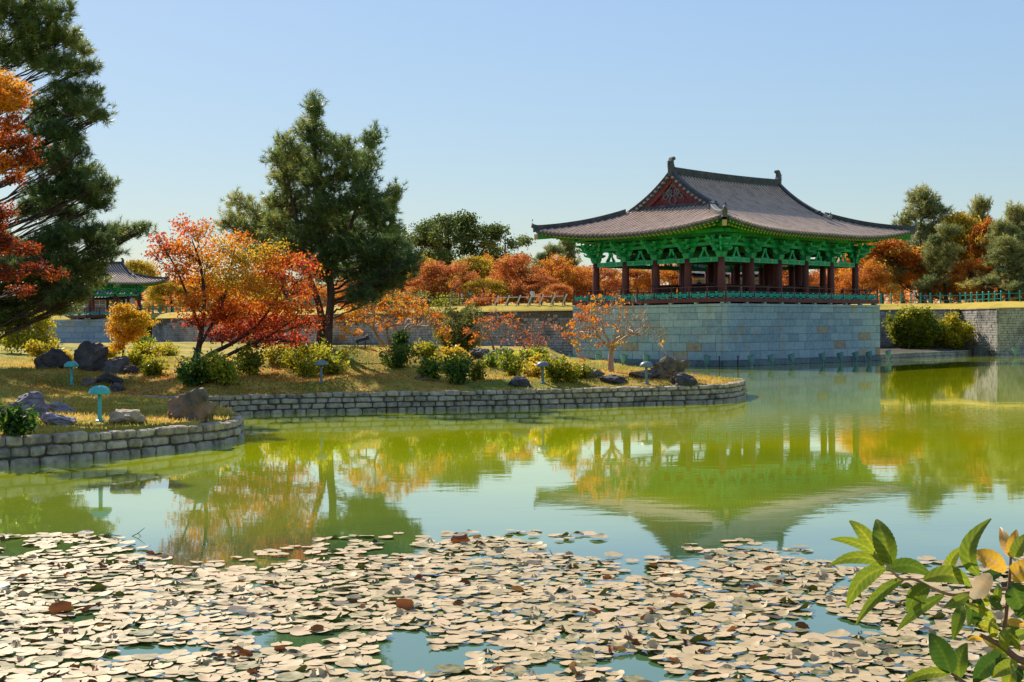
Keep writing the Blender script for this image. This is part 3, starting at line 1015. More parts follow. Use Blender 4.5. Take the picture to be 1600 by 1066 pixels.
            om.beam((xo, -1.15 * k, zt - .7 * k), (xo, 0, zt + .6 * k), .06, .11 * k, up=(1, 0, 0))
            om.beam((xo, 1.15 * k, zt - .7 * k), (xo, 0, zt + .6 * k), .06, .11 * k, up=(1, 0, 0))
            om.build('gable_ornament', M['ornament_gray'], gable)
        # ridge along the foot of the gable
        ridge('gable_foot_ridge', [(su * (ug + .12), v, zb - .15) for v in np.linspace(-wv + .2, wv - .2, 7)], .3 * k, .42 * k)

    # --- rafters, round ones below and square flying ones above
    lo, hi_, tip, und = MB(), MB(), MB(), 0
    ov_v, ov_u = b - cv, a - cu
    sp_ = tile
    for sg in (-1, 1):
        for fn, lim, ov in ((front, a, ov_v), (end, b, ov_u)):
            n = int(2 * lim / sp_)
            for q in range(n + 1):
                u = -lim + .15 + q * (2 * lim - .3) / n
                far_ = min(lim - abs(u) - .05, ov + .5)
                nrm_ = Vector((0, sg, 0)) if fn is front else Vector((sg, 0, 0))
                if far_ > .45:
                    p, q_ = fn(sg, u, .12, -.27 * k), fn(sg, u, min(far_, 1.5 * k), -.33 * k)
                    hi_.beam(p, q_, .13 * k, .13 * k)
                    tip.box(p + nrm_ * .012, (.11 * k, .02, .11 * k) if fn is front else (.02, .11 * k, .11 * k))
                if far_ > 1.0 * k:
                    p, q_ = fn(sg, u, .8 * k, -.50 * k), fn(sg, u, far_, -.50 * k)
                    lo.tube([p, q_], .10 * k, 6)
                    tip.disc(p + nrm_ * .012, nrm_, .10 * k, 8)
    prop(hi_.build('flying_rafters', M['rafter_green'], root), kind='stuff')
    prop(lo.build('round_rafters', M['rafter_green'], root, smooth=True), kind='stuff')
    prop(tip.build('rafter_ends', M['rafter_end'], root), kind='stuff')
    # hip rafters
    for su in (-1, 1):
        for sv in (-1, 1):
            mb = MB()
            pts = [Vector((su * (a - d + push(d, d)), sv * (b - d + push(d, d)), zf(a - d, d) - .52 * k)) for d in np.linspace(.15, min(ov_u, ov_v) + .3, 6)]
            for p, q in zip(pts[:-1], pts[1:]): mb.beam(p, q, .26 * k, .46 * k)
            mb.build('hip_rafter', M['rafter_green'], root)
            mb = MB()
            mb.box(pts[0] + Vector((su * .05, sv * .05, 0)), (.30 * k, .30 * k, .42 * k), Matrix.Rotation(math.atan2(sv, su), 3, 'Z'))
            mb.build('hip_rafter_end', M['rafter_end'], root)

    # --- columns
    us = np.linspace(-cu, cu, nbu + 1); vs = np.linspace(-cv, cv, nbv + 1)
    cm = MB()
    rc_ = .29 * k
    cm.lathe([(rc_ * 1.0, floor - .02), (rc_ * 1.04, floor + (zc - floor) * .35), (rc_ * .98, floor + (zc - floor) * .7), (rc_ * .86, zc), (0, zc)], 14)
    cmesh = cm.mesh('column', M['wood_red'], True)
    per = [(u, v) for u in us for v in vs if abs(abs(u) - cu) < 1e-6 or abs(abs(v) - cv) < 1e-6]
    for u, v in per: put('column', cmesh, root, (u, v, 0))
    inn = [(u, v) for u in us[1:-1] for v in vs[1:-1] if inner and (abs(u - us[1]) < 1e-6 or abs(u - us[-2]) < 1e-6 or abs(v - vs[1]) < 1e-6 or abs(v - vs[-2]) < 1e-6)]
    im = MB(); im.lathe([(rc_ * 1.05, floor - .02), (rc_ * 1.05, zc + 1.9 * k), (0, zc + 1.9 * k)], 14)
    imesh = im.mesh('inner_column', M['wood_red'], True)
    for u, v in inn: put('inner_column', imesh, root, (u, v, 0))

    # --- beams between columns (one piece per bay), struts and upper bands
    hb = .36 * k
    zs = zf(0, ov_v) - .62 * k       # where the rafters sit over the column line
    bands = [(zc + 1.02 * k, .24 * k, 'green_bright', .20), (zc + 1.42 * k, .16 * k, 'green_paint', .14), (zc + 1.74 * k, .24 * k, 'green_paint', .22), (zs - .24 * k, .34 * k, 'green_paint', .30)]

    def run(p, q, key, z, h, w, name):  # one straight timber
        mb = MB()
        mb.beam((p[0], p[1], z), (q[0], q[1], z), w * k, h)
        return mb.build(name, M[key], root)
    sides = []
    for v in (-cv, cv): sides += [((u0, v), (u1, v)) for u0, u1 in zip(us[:-1], us[1:])]
    for u in (-cu, cu): sides += [((u, v0), (u, v1)) for v0, v1 in zip(vs[:-1], vs[1:])]
    st = MB()
    w_ = .62 * k
    for s_ in (-1, 1):
        st.beam((s_ * w_ * .62, 0, 0), (s_ * .05, 0, .72 * k), .09 * k, .13 * k)
        st.beam((s_ * w_ * .75, 0, .02), (s_ * w_ * .40, 0, .30 * k), .09 * k, .15 * k)
    st.box((0, 0, .74 * k), (.34 * k, .16 * k, .14 * k))
    st.box((0, 0, .03 * k), (w_ * 1.1, .09 * k, .07 * k))
    smesh = st.mesh('strut', M['green_bright'])
    for p, q in sides:
        d = Vector((q[0] - p[0], q[1] - p[1], 0)); L_ = d.length; d.normalize()
        e = rc_ * .84
        pp, qq = Vector((*p, 0)) + d * e, Vector((*q, 0)) - d * e
        o = run(pp, qq, 'green_bright', zc - hb / 2 - .03, hb, .22, 'tie_beam')
        # painted panels and pale lines stand a few millimetres proud
        dd_ = (qq - pp).normalized(); Lq = (qq - pp).length
        pm = MB()
        for f0, f1, mi, hh_ in ((.27, .73, 0, .62), (.235, .247, 1, 1.0), (.753, .765, 1, 1.0), (.03, .20, 0, .5), (.80, .97, 0, .5)):
            A = pp.lerp(qq, f0); B_ = pp.lerp(qq, f1)
            pm.beam((A.x, A.y, zc - hb / 2 - .03), (B_.x, B_.y, zc - hb / 2 - .03), .22 * k + .012, hb * hh_, mi)
        pm.build('painted_panel', [M['green_paint'], M['rafter_end']], o)
        mid = (pp + qq) / 2
        rz = math.atan2(d.y, d.x)
        put('strut', smesh, root, (mid.x, mid.y, zc - .03), (0, 0, rz))
    # the bands run round the whole building
    for z, h, key, w in bands:
        for sv in (-1, 1): run((-cu - .15, sv * cv), (cu + .15, sv * cv), key, z, h, w, 'band_beam')
        for su in (-1, 1): run((su * cu, -cv + w * k * .5 + .004), (su * cu, cv - w * k * .5 - .004), key, z, h, w, 'band_beam')
    # board wall behind the bands
    for sv in (-1, 1): run((-cu, sv * (cv - .08)), (cu, sv * (cv - .08)), 'green_dark', (zc + 1.12 * k + zs) / 2, zs - zc - 1.12 * k, .05, 'frieze_board')
    for su in (-1, 1): run((su * (cu - .08), -cv + .13), (su * (cu - .08), cv - .13), 'green_dark', (zc + 1.12 * k + zs) / 2, zs - zc - 1.12 * k, .05, 'frieze_board')
    # bracket sets: stacked boat-shaped arms stepping outwards
    def arm(mb, x0, x1, y, z, h, along, mat=0, t=.16):
        c = .14 * k
        P = [(x0, h), (x0, h * .45), (x0 + c * 1.6, 0), (x1 - c * 1.6, 0), (x1, h * .45), (x1, h)]
        t = t * k / 2
        f_, g_ = [], []
        for x, zz in P:
            if along:
                f_.append((x, y - t, z + zz)); g_.append((x, y + t, z + zz))
            else:
                f_.append((y - t, x, z + zz)); g_.append((y + t, x, z + zz))
        n = 6
        mb.add(f_ + g_, [(q, (q + 1) % n, n + (q + 1) % n, n + q) for q in range(n)], .5, mat)
        for sd in (0, n):
            mb.add((f_ + g_), [(sd + 0, sd + 1, sd + 2, sd + 5), (sd + 2, sd + 3, sd + 4, sd + 5)], .5, mat)

    bk = MB()    # local: -y is outwards, x along the wall
    bk.box((0, 0, .12 * k), (.50 * k, .50 * k, .26 * k), None, 0, 1.25)
    bk.box((0, 0, .33 * k), (.66 * k, .66 * k, .16 * k))
    for t_, (half, outw) in enumerate(((.62, .55), (.90, .95), (1.15, 1.35))):
        z = (.42 + .40 * t_) * k
        arm(bk, -half * k, half * k, 0, z, .26 * k, True, 1 if t_ % 2 == 0 else 0)
        arm(bk, -(outw + .25) * k, .8 * k, 0, z + .005, .25 * k, False, 1 if t_ % 2 else 0)
        for x in (-half + .1, half - .1): bk.box((x * k, 0, z + .33 * k), (.24 * k, .24 * k, .13 * k), None, 1, 1.2)
        if t_ < 2:
            arm(bk, -half * .85 * k, half * .85 * k, -outw * k, z + .26 * k, .24 * k, True)
            for x in (-half * .75, 0, half * .75): bk.box((x * k, -outw * k, z + .56 * k), (.22 * k, .22 * k, .12 * k), None, 1, 1.2)
        # curled nose
        bk.tube([(0, -(outw + .2) * k, z + .12 * k), (0, -(outw + .42) * k, z + .20 * k), (0, -(outw + .5) * k, z + .36 * k)], [.09 * k, .08 * k, .03 * k], 6, 1)
        # coloured faces on the arm ends
    for t_, (half, outw) in enumerate(((.62, .55), (.90, .95), (1.15, 1.35))):
        z = (.42 + .40 * t_) * k
        for sx in (-1, 1):
            bk.box((sx * (half * k + .004), 0, z + .20 * k), (.02, .15 * k, .09 * k), None, 2)
        bk.box((0, -(outw + .25) * k - .004, z + .20 * k), (.15 * k, .02, .08 * k), None, 2)
        bk.box((0, -.085 * k, z + .13 * k), (half * 1.1 * k, .012, .035 * k), None, 3)
    bmesh_ = bk.mesh('bracket', [M['green_paint'], M['green_bright'], M['rafter_end'], M['green_dark']])
    for u in us:
        for v in vs:
            eu, ev = abs(abs(u) - cu) < 1e-6, abs(abs(v) - cv) < 1e-6
            z = zc - .05
            if ev: put('bracket', bmesh_, root, (u, v, z), (0, 0, 0 if v < 0 else math.pi))
            if eu: put('bracket', bmesh_, root, (u + (.003 if ev else 0), v, z + (.004 if ev else 0)), (0, 0, math.pi / 2 if u > 0 else -math.pi / 2))
            if eu and ev: put('bracket', bmesh_, root, (u, v, z + .008), (0, 0, math.atan2(v, u) + math.pi / 2))
    # outer purlin carried by the brackets
    for sv in (-1, 1): run((-cu - 1.6 * k, sv * (cv + 1.1 * k)), (cu + 1.6 * k, sv * (cv + 1.1 * k)), 'green_paint', zf(0, ov_v - 1.1 * k) - .72 * k, .24 * k, .22, 'purlin')
    for su in (-1, 1): run((su * (cu + 1.1 * k), -cv - 1.6 * k), (su * (cu + 1.1 * k), cv + 1.6 * k), 'green_paint', zf(0, ov_v - 1.1 * k) - .715 * k, .24 * k, .22, 'purlin')
    # ceiling and inner beams
    mb = MB(); mb.box((0, 0, zc + 1.75 * k), (2 * cu - .3, 2 * cv - .3, .08)); mb.build('ceiling', M['wood_dark'], root)
    if inner:
        for v in vs[1:-1]: run((-cu, v), (cu, v), 'green_dark', zc + .2, .42 * k, .26, 'inner_beam')
        for u in us[1:-1]: run((u, -cv), (u, cv), 'green_dark', zc + .62, .36 * k, .24, 'inner_beam')
    # --- floor, fascia and balustrade
    du, dv = deck
    mb = MB(); mb.box((0, 0, floor - .06), (2 * du - .1, 2 * dv - .1, .12)); mb.build('floor', M['wood_dark'], root)
    for sv in (-1, 1): run((-du, sv * dv), (du, sv * dv), 'wood_red', floor - .15, .30, .10 / k, 'fascia')
    for su in (-1, 1): run((su * du, -dv + .055), (su * du, dv - .055), 'wood_red', floor - .15, .30, .10 / k, 'fascia')
    mb = MB()
    for q in np.linspace(-du + .4, du - .4, int(du)):
        for sv in (-1, 1): mb.box((q, sv * (dv - .15), .06), (.3, .3, .125))
    for q in np.linspace(-dv + .4, dv - .4, int(dv)):
        for su in (-1, 1): mb.box((su * (du - .15), q, .06), (.3, .3, .125))
    prop(mb.build('footing_stones', M['granite'], root), kind='stuff')
    bal = prop(put('balustrade', None, root))
    ht = .92
    pm = MB(); pm.box((0, 0, ht / 2), (.10, .10, ht)); pm.box((0, 0, ht + .03), (.13, .13, .06), None, 0, .6)
    pmesh = pm.mesh('post', M['wood_red'])

    def lattice(w):
        h = .42
        mb = MB()
        t = .062
        Z = lambda x: x * h
        bars = [((0, .30), (0, 1)), ((1, .30), (1, 1)), ((0, .62), (.30, .62)), ((.70, .62), (1, .62)), ((.30, .18), (.30, .62)), ((.70, .18), (.70, .62)), ((.30, .18), (.70, .18)), ((.5, .18), (.5, .75)), ((.30, .75), (.70, .75)), ((-.06, .98), (.12, .98)), ((.88, .98), (1.06, .98)), ((-.05, .02), (.15, .02)), ((.85, .02), (1.05, .02))]
        half = w / 2
        for o_ in (-half / 2, half / 2):
            for (x0, z0), (x1, z1) in bars:
                mb.beam((o_ + (x0 - .5) * half * .88, 0, Z(z0)), (o_ + (x1 - .5) * half * .88, 0, Z(z1)), t, t * 1.25, up=(0, 1, 0))
        return mb.mesh('lattice_panel', M['teal_panel'])
    bsides = [((-du + .08, -dv + .08), (du - .08, -dv + .08)), ((du - .08, -dv + .08), (du - .08, dv - .08)), ((du - .08, dv - .08), (-du + .08, dv - .08)), ((-du + .08, dv - .08), (-du + .08, -dv + .08))]
    for p, q in bsides:
        p, q = Vector((*p, floor)), Vector((*q, floor))
        n = max(2, round((q - p).length / 1.75))
        rz = math.atan2((q - p).y, (q - p).x)
        w = (q - p).length / n
        lm = lattice(w - .16)
        for i in range(n):
            c = p.lerp(q, i / n)
            put('post', pmesh, bal, c, (0, 0, rz))
            mid = p.lerp(q, (i + .5) / n)
            put('lattice_panel', lm, bal, mid + Vector((0, 0, .04)), (0, 0, rz))
        for z, h in ((ht - .04, .06), (.50, .05)):
            mb = MB(); mb.beam(p + Vector((0, 0, z)), q + Vector((0, 0, z)), .075, h)
            mb.build('rail', M['wood_red'], bal)
    return root


PC = Vector((18.35, 116.2, 4.78))
pav = pavilion('large open pavilion with gray tiled roof and dark red columns on the tall granite platform', PC, ROT, 5, 4, 9.4, 6.5, 13.1, 9.6, 3.65, 5.55, 10.55, 5.0, 7.15, 1.0, deck=(10.75, 7.95))
sp_c = at(163, 515, 173)
pav2 = pavilion('small distant pavilion with gray tiled roof half hidden behind the left pine', (sp_c.x, sp_c.y, 4.56), R(42), 2, 2, 3.3, 3.1, 5.9, 5.4, 3.2, 4.45, 7.0, 2.7, 2.4, .62, floor=.5, deck=(4.2, 4.0), tile=.36, inner=False, hi=False)

# ------------------------------------------------------------------ vegetation
def unit(v):
    return v / (np.linalg.norm(v, axis=-1, keepdims=True) + 1e-9)


def add_leaves(mb, C, tone, size, up=0.5, out=None, mat=0, aspect=.55, droop=0.0):
    """one folded-kite leaf per centre"""
    n = len(C)
    N = rng.normal(size=(n, 3)); N[:, 2] += up
    if out is not None: N += out
    N = unit(N)
    D = unit(np.cross(N, rng.normal(size=(n, 3))))
    D[:, 2] -= droop; D = unit(D)
    S = unit(np.cross(N, D))
    l = (size * rng.uniform(.6, 1.35, n))[:, None]
    w = l * aspect / 2
    V = np.stack([C - D * l / 2, C + S * w + N * l * .08, C + D * l / 2, C - S * w + N * l * .08], 1).reshape(-1, 3)
    F_ = np.arange(n * 4).reshape(n, 4)
    mb.add(V, F_, np.repeat(np.asarray(tone, float), 4), mat)


def add_tufts(mb, C, A, tone, K, length, width, axis_len, spread=(.35, 1.25), mat=0):
    """needle tufts: K thin needles round each shoot axis"""
    n = len(C)
    A = unit(A)
    Ar = np.repeat(A, K, 0); Cr = np.repeat(C, K, 0)
    N = n * K
    P = unit(np.cross(Ar, rng.normal(size=(N, 3))))
    th = rng.uniform(spread[0], spread[1], N)[:, None]
    D = Ar * np.cos(th) + P * np.sin(th)
    t = rng.uniform(0, 1, N)[:, None]
    base = Cr + Ar * (t - .5) * axis_len
    l = (length * rng.uniform(.75, 1.15, N))[:, None]
    tip = base + D * l - np.array([0, 0, .06]) * l
    W = unit(np.cross(D, rng.normal(size=(N, 3)))) * width
    V = np.stack([base - W, base + W, tip], 1).reshape(-1, 3)
    mb.add(V, np.arange(N * 3).reshape(N, 3), np.repeat(np.repeat(tone, K), 3), mat)


def bez(a, c, b, n=7):
    t = np.linspace(0, 1, n)[:, None]
    return (1 - t) ** 2 * a + 2 * t * (1 - t) * c + t * t * b


def crown_tree(name, label, cat, group, base, trunks, blobs, bark, leaf, k_sub=55, mode='leaf', leaves=26, size=.12, sigma=.16, tufts=3, K=22, nl=.22, nw=.012, limb=1.0, twigs=True, up=.45, flat=True, parent_only=False, droop=0.0):
    """trunks: list of (points, radii); blobs: rows of x, y, z, rx, ry, rz, tone - clumps of foliage each carried by a limb"""
    base = np.asarray(base, float)
    wood, fol = MB(), MB()
    TP, TR = [], []
    for pts, rad in trunks:
        pts = cat_rom3(pts)
        rad = np.interp(np.linspace(0, 1, len(pts)), np.linspace(0, 1, len(rad)), rad)
        wood.tube(pts, rad, 10)
        TP.append(pts); TR.append(rad)
    TPa, TRa = np.vstack(TP), np.concatenate(TR)
    for x, y, z, rx, ry, rz, tone in blobs:
        c = np.array([x, y, z])
        hd = np.hypot(TPa[:, 0] - x, TPa[:, 1] - y)
        zt = z - .40 * hd - .25 * rz
        score = np.abs(TPa[:, 2] - zt) + .35 * hd
        q = int(np.argmin(score))
        a = TPa[q]
        r0 = min(TRa[q] * .6, .018 + .022 * (rx + rz) * limb + .006 * np.linalg.norm(c - a))
        ctl = a * .5 + c * .5 + np.array([rng.normal() * .15, rng.normal() * .15, -.10 * np.linalg.norm(c - a) + .1])
        pth = bez(a, ctl, c, 8)
        pth[1:-1] += rng.normal(size=(6, 3)) * .035 * np.linalg.norm(c - a) ** .5
        wood.tube(pth, np.linspace(r0, max(.012, r0 * .35), 8), 6, cap=False)
        area = 4.0 * (rx * rz + rx * ry + ry * rz) / 3
        n = max(5, int(k_sub * area))
        u = unit(rng.normal(size=(n, 3)))
        rr_ = rng.uniform(.15, 1, n) ** .55
        off = u * rr_[:, None] * np.array([rx, ry, rz])
        off *= rng.uniform(.8, 1.22, (n, 1))
        S = c + off
        if twigs:
            tn = min(n, 16 if mode == 'leaf' else 12)
            for s in S[:tn]:
                f = rng.uniform(.45, .95)
                a2_ = pth[int(f * 7)]
                mid = (a2_ + s) / 2 + rng.normal(size=3) * .06
                wood.tube(np.array([a2_, mid, s]), [r0 * .32 + .006, r0 * .2 + .004, .005], 4, cap=False)
        ts = tone + rng.normal(size=n) * .09
        if mode == 'leaf':
            C = np.repeat(S, leaves, 0) + rng.normal(size=(n * leaves, 3)) * sigma * np.array([1.15, 1.15, .75])
            add_leaves(fol, C, np.repeat(ts, leaves), size, up, np.repeat(u, leaves, 0) * .35, droop=droop)
        else:
            m_ = n * tufts
            o = np.repeat(u, tufts, 0)
            A = o * np.array([1, 1, .5]) * .75 + np.array([0, 0, .62]) + rng.normal(size=(m_, 3)) * .35
            C = np.repeat(S, tufts, 0) + rng.normal(size=(m_, 3)) * sigma
            add_tufts(fol, C, A, np.repeat(ts, tufts) + rng.normal(size=m_) * .06, K, nl, nw, nl * .9)
    if parent_only:
        return wood, fol
    t = thing(name, label, cat, tuple(base), 0, group)
    wood.build('trunk', bark, t, True, off=base)
    fol.build('crown', leaf, t, False, off=base)
    return t


def cat_rom3(P, n=6):
    P = [np.array(p, float) for p in P]
    P = [2 * P[0] - P[1]] + P + [2 * P[-1] - P[-2]]
    out = []
    for i in range(1, len(P) - 2):
        for k in range(n):
            t = k / n
            a, b, c, d = P[i - 1], P[i], P[i + 1], P[i + 2]
            out.append(0.5 * (2 * b + (c - a) * t + (2 * a - 5 * b + 4 * c - d) * t * t + (3 * b - a - 3 * c + d) * t ** 3))
    out.append(P[-2])
    return np.array(out)


def pxblobs(rows, Y, dep=1.0, dj=1.0):
    """clumps given as they measure at tree distance Y: px, py, half width, half height (px), tone, optional depth offset"""
    k = Y / F
    out = []
    for r in rows:
        px, py, a, b, tone = r[:5]
        dy = r[5] if len(r) > 5 else rng.uniform(-1, 1) * dj
        p = at(px, py, Y + dy)
        out.append((p.x, p.y, p.z, a * k, max(a, b) * k * dep, b * k, tone))
    return out


def pt(px, py, Y):
    return tuple(at(px, py, Y))


# --- tall twin-stemmed pine on the island
Yp = 59.0
def ground_at(px, Y, dz=0.0):
    p = at(px, 540, Y)
    return Vector((p.x, Y, float(height(p.x, Y)[0]) + dz))


gb = ground_at(511, Yp, -.1)
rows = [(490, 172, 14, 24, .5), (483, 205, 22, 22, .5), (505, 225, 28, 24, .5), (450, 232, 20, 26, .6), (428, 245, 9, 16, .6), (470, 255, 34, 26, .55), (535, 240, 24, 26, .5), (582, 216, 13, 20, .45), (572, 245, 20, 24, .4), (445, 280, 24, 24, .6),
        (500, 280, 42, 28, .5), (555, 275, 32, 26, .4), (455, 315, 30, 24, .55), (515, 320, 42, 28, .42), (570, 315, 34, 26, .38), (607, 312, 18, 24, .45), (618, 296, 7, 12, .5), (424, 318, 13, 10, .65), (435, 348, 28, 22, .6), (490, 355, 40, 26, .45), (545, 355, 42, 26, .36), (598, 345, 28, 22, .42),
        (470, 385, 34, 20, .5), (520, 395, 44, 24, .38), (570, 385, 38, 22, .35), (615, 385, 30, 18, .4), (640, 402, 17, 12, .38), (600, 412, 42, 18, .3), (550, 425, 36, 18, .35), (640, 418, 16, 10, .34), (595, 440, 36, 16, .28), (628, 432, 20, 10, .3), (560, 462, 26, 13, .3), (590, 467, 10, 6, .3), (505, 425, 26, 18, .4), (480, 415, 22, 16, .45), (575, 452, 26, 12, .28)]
g0 = np.array(gb)
tr1 = [(g0 + [.0, 0, 0]), pt(514, 500, Yp), pt(517, 460, Yp), pt(512, 415, Yp), pt(500, 350, Yp), pt(494, 270, Yp), pt(490, 190, Yp), pt(489, 160, Yp)]
tr2 = [(g0 + [-.35, .1, 0]), pt(502, 500, Yp), pt(496, 470, Yp), pt(486, 440, Yp), pt(475, 400, Yp), pt(462, 340, Yp), pt(450, 280, Yp)]
tr3 = [pt(514, 425, Yp), pt(540, 370, Yp), pt(562, 310, Yp), pt(575, 250, Yp), pt(583, 215, Yp)]
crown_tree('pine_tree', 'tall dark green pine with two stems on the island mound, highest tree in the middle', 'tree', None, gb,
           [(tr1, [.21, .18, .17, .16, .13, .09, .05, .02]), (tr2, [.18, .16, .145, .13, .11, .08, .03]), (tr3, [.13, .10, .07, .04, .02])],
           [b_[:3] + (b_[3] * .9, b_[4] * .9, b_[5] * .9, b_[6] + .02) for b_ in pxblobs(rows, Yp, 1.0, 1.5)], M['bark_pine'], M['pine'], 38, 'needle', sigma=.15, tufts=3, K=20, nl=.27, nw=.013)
# --- pine behind it to the left
Yq = 68.0
gq = ground_hit(440, 548) + Vector((0, 7, 0)); gq.z = float(height(gq.x, gq.y)[0])
rows = [(375, 318, 18, 14, .75), (402, 335, 24, 20, .7), (365, 345, 18, 14, .75), (430, 340, 22, 20, .6), (395, 362, 38, 18, .65), (350, 352, 11, 9, .7), (440, 372, 26, 20, .55), (410, 392, 34, 18, .55), (445, 408, 22, 16, .5)]
crown_tree('pine_tree', 'lighter olive pine crown leaning left behind the tall pine', 'tree', None, gq,
           [([tuple(gq), pt(452, 490, Yq), pt(440, 430, Yq), pt(415, 370, Yq), pt(395, 325, Yq)], [.2, .17, .14, .09, .04])], pxblobs(rows, Yq, 1, 1), M['bark_pine'], M['pine'], 26, 'needle', sigma=.18, tufts=3, K=18, nl=.28, nw=.013)
# --- large pine at the left edge
Yl = 57.0
gl = Vector((at(-85, 600, Yl).x, Yl, 0)); gl.z = float(height(gl.x, gl.y)[0])
rows = [(25, 12, 50, 26, .5), (85, 22, 20, 18, .55), (105, 12, 10, 10, .5), (60, 52, 46, 18, .5), (122, 76, 20, 9, .6), (100, 62, 26, 12, .6), (40, 88, 48, 16, .45), (128, 108, 26, 8, .55), (90, 100, 32, 11, .5), (110, 140, 36, 11, .45), (148, 146, 14, 7, .6), (135, 165, 22, 7, .55), (90, 170, 46, 14, .42), (150, 182, 22, 7, .55), (165, 180, 9, 6, .6), (85, 205, 40, 14, .35), (112, 224, 24, 9, .4), (125, 238, 14, 7, .4),
        (75, 250, 46, 16, .35), (112, 268, 40, 14, .38), (162, 288, 20, 13, .5), (130, 300, 42, 14, .4), (85, 300, 46, 15, .35), (150, 318, 26, 9, .45), (60, 328, 40, 12, .35), (110, 335, 30, 9, .4), (120, 364, 48, 7, .4), (185, 364, 34, 9, .5), (222, 361, 15, 8, .55), (160, 376, 30, 6, .45), (40, 395, 40, 14, .35), (80, 378, 36, 9, .38), (15, 440, 36, 22, .4), (75, 425, 30, 13, .42), (112, 440, 22, 12, .5), (128, 462, 16, 8, .6), (60, 470, 34, 15, .45), (98, 480, 20, 9, .45), (20, 500, 30, 16, .5), (-30, 380, 50, 30, .4), (-60, 250, 60, 40, .4), (-40, 150, 60, 40, .45), (-60, 60, 60, 40, .5), (-40, 470, 40, 30, .4), (-150, 200, 60, 50, .4), (-160, 330, 60, 45, .4), (-130, 80, 50, 40, .4), (-70, -20, 70, 40, .5), (-160, 420, 60, 30, .4), (30, 420, 44, 15, .35), (90, 405, 40, 11, .38), (140, 418, 28, 9, .45), (60, 450, 40, 13, .4), (105, 462, 28, 9, .42), (150, 438, 22, 8, .5), (10, 470, 30, 16, .45), (170, 395, 26, 7, .5), (-20, 500, 40, 20, .4)]  # clumps left of the frame are unseen, added to cast shade
tr = [tuple(gl), pt(-80, 520, Yl), pt(-70, 400, Yl), pt(-75, 280, Yl), pt(-60, 150, Yl), pt(-45, 20, Yl), pt(-30, -90, Yl)]
crown_tree('pine_tree', 'large dark pine filling the left edge with long sideways branches', 'tree', None, gl, [(tr, [.30, .27, .24, .2, .16, .11, .04])], pxblobs(rows, Yl, .9, 1.4), M['bark_pine'], M['pine'], 30, 'needle', sigma=.15, tufts=4, K=22, nl=.27, nw=.012, limb=.55)
# --- orange maple in front of it
Ym = 37.5
gm = Vector((at(-55, 620, Ym).x, Ym, 0)); gm.z = float(height(gm.x, gm.y)[0])
rows = [(8, 130, 24, 17, .85), (32, 140, 18, 11, .8), (6, 160, 26, 16, .75), (28, 166, 16, 10, .6), (14, 192, 20, 14, .35), (36, 222, 20, 11, .22), (10, 220, 22, 16, .35), (44, 246, 16, 12, .15), (14, 255, 24, 14, .5), (24, 280, 16, 9, .25), (-30, 150, 36, 28, .6), (-35, 230, 40, 34, .3), (2, 330, 24, 16, .15), (4, 380, 26, 14, .12), (40, 388, 22, 8, .2), (88, 428, 16, 7, .35), (52, 418, 20, 7, .12), (12, 426, 24, 12, .1), (-30, 350, 40, 34, .2), (34, 455, 16, 7, .12)]
crown_tree('maple_tree', 'orange and dark red maple at the left edge in front of the pine', 'tree', None, gm, [([tuple(gm), pt(-50, 500, Ym), pt(-40, 380, Ym), pt(-25, 260, Ym), pt(-5, 150, Ym)], [.16, .13, .11, .08, .03]), ([pt(-48, 480, Ym), pt(-5, 440, Ym), pt(45, 425, Ym), pt(95, 425, Ym)], [.08, .06, .04, .02])],
           pxblobs(rows, Ym, 1, .7), M['bark_dark'], M['maple_orange'], 75, 'leaf', 24, .085, .09)
# --- red maple on the island
Yr = 53.5
gr = ground_at(283, Yr, -.05)
rows = [(262, 388, 30, 16, .34), (250, 372, 14, 8, .25), (240, 398, 12, 8, .22), (305, 362, 22, 14, .42), (285, 350, 12, 8, .3), (325, 352, 10, 7, .35), (292, 395, 32, 18, .5), (345, 385, 30, 18, .58), (330, 410, 34, 18, .66), (275, 425, 28, 16, .42), (310, 440, 32, 16, .52), (372, 372, 20, 10, .5), (385, 402, 36, 18, .78), (360, 432, 38, 18, .7), (425, 392, 24, 14, .72), (415, 415, 34, 16, .5), (455, 408, 24, 14, .36), (478, 412, 16, 10, .32), (488, 428, 12, 10, .3), (440, 435, 34, 16, .42), (470, 452, 24, 14, .36), (405, 450, 42, 16, .6), (345, 462, 42, 16, .5), (300, 470, 30, 12, .4), (370, 488, 48, 14, .40), (420, 478, 44, 14, .44), (465, 482, 26, 14, .38), (330, 495, 34, 11, .32), (380, 512, 52, 12, .26), (430, 505, 44, 14, .28), (480, 505, 20, 10, .3), (495, 500, 12, 9, .32), (410, 530, 40, 10, .14), (455, 528, 28, 10, .16), (345, 525, 24, 8, .16), (300, 500, 16, 9, .25)]
tr = [tuple(gr), pt(300, 570, Yr), pt(310, 545, Yr), pt(316, 505, Yr), pt(319, 460, Yr), pt(312, 410, Yr), pt(300, 375, Yr)]
tr2 = [pt(298, 573, Yr), pt(330, 553, Yr), pt(365, 535, Yr), pt(400, 510, Yr), pt(430, 470, Yr), pt(450, 430, Yr)]
tr3 = [pt(312, 540, Yr), pt(335, 500, Yr), pt(352, 460, Yr), pt(362, 410, Yr), pt(368, 385, Yr)]
tr4 = [tuple(np.array(gr) + [.25, -.2, 0]), pt(325, 572, Yr), pt(370, 548, Yr), pt(420, 525, Yr), pt(465, 495, Yr)]
tr5 = [pt(314, 520, Yr), pt(296, 470, Yr), pt(275, 420, Yr), pt(255, 385, Yr)]
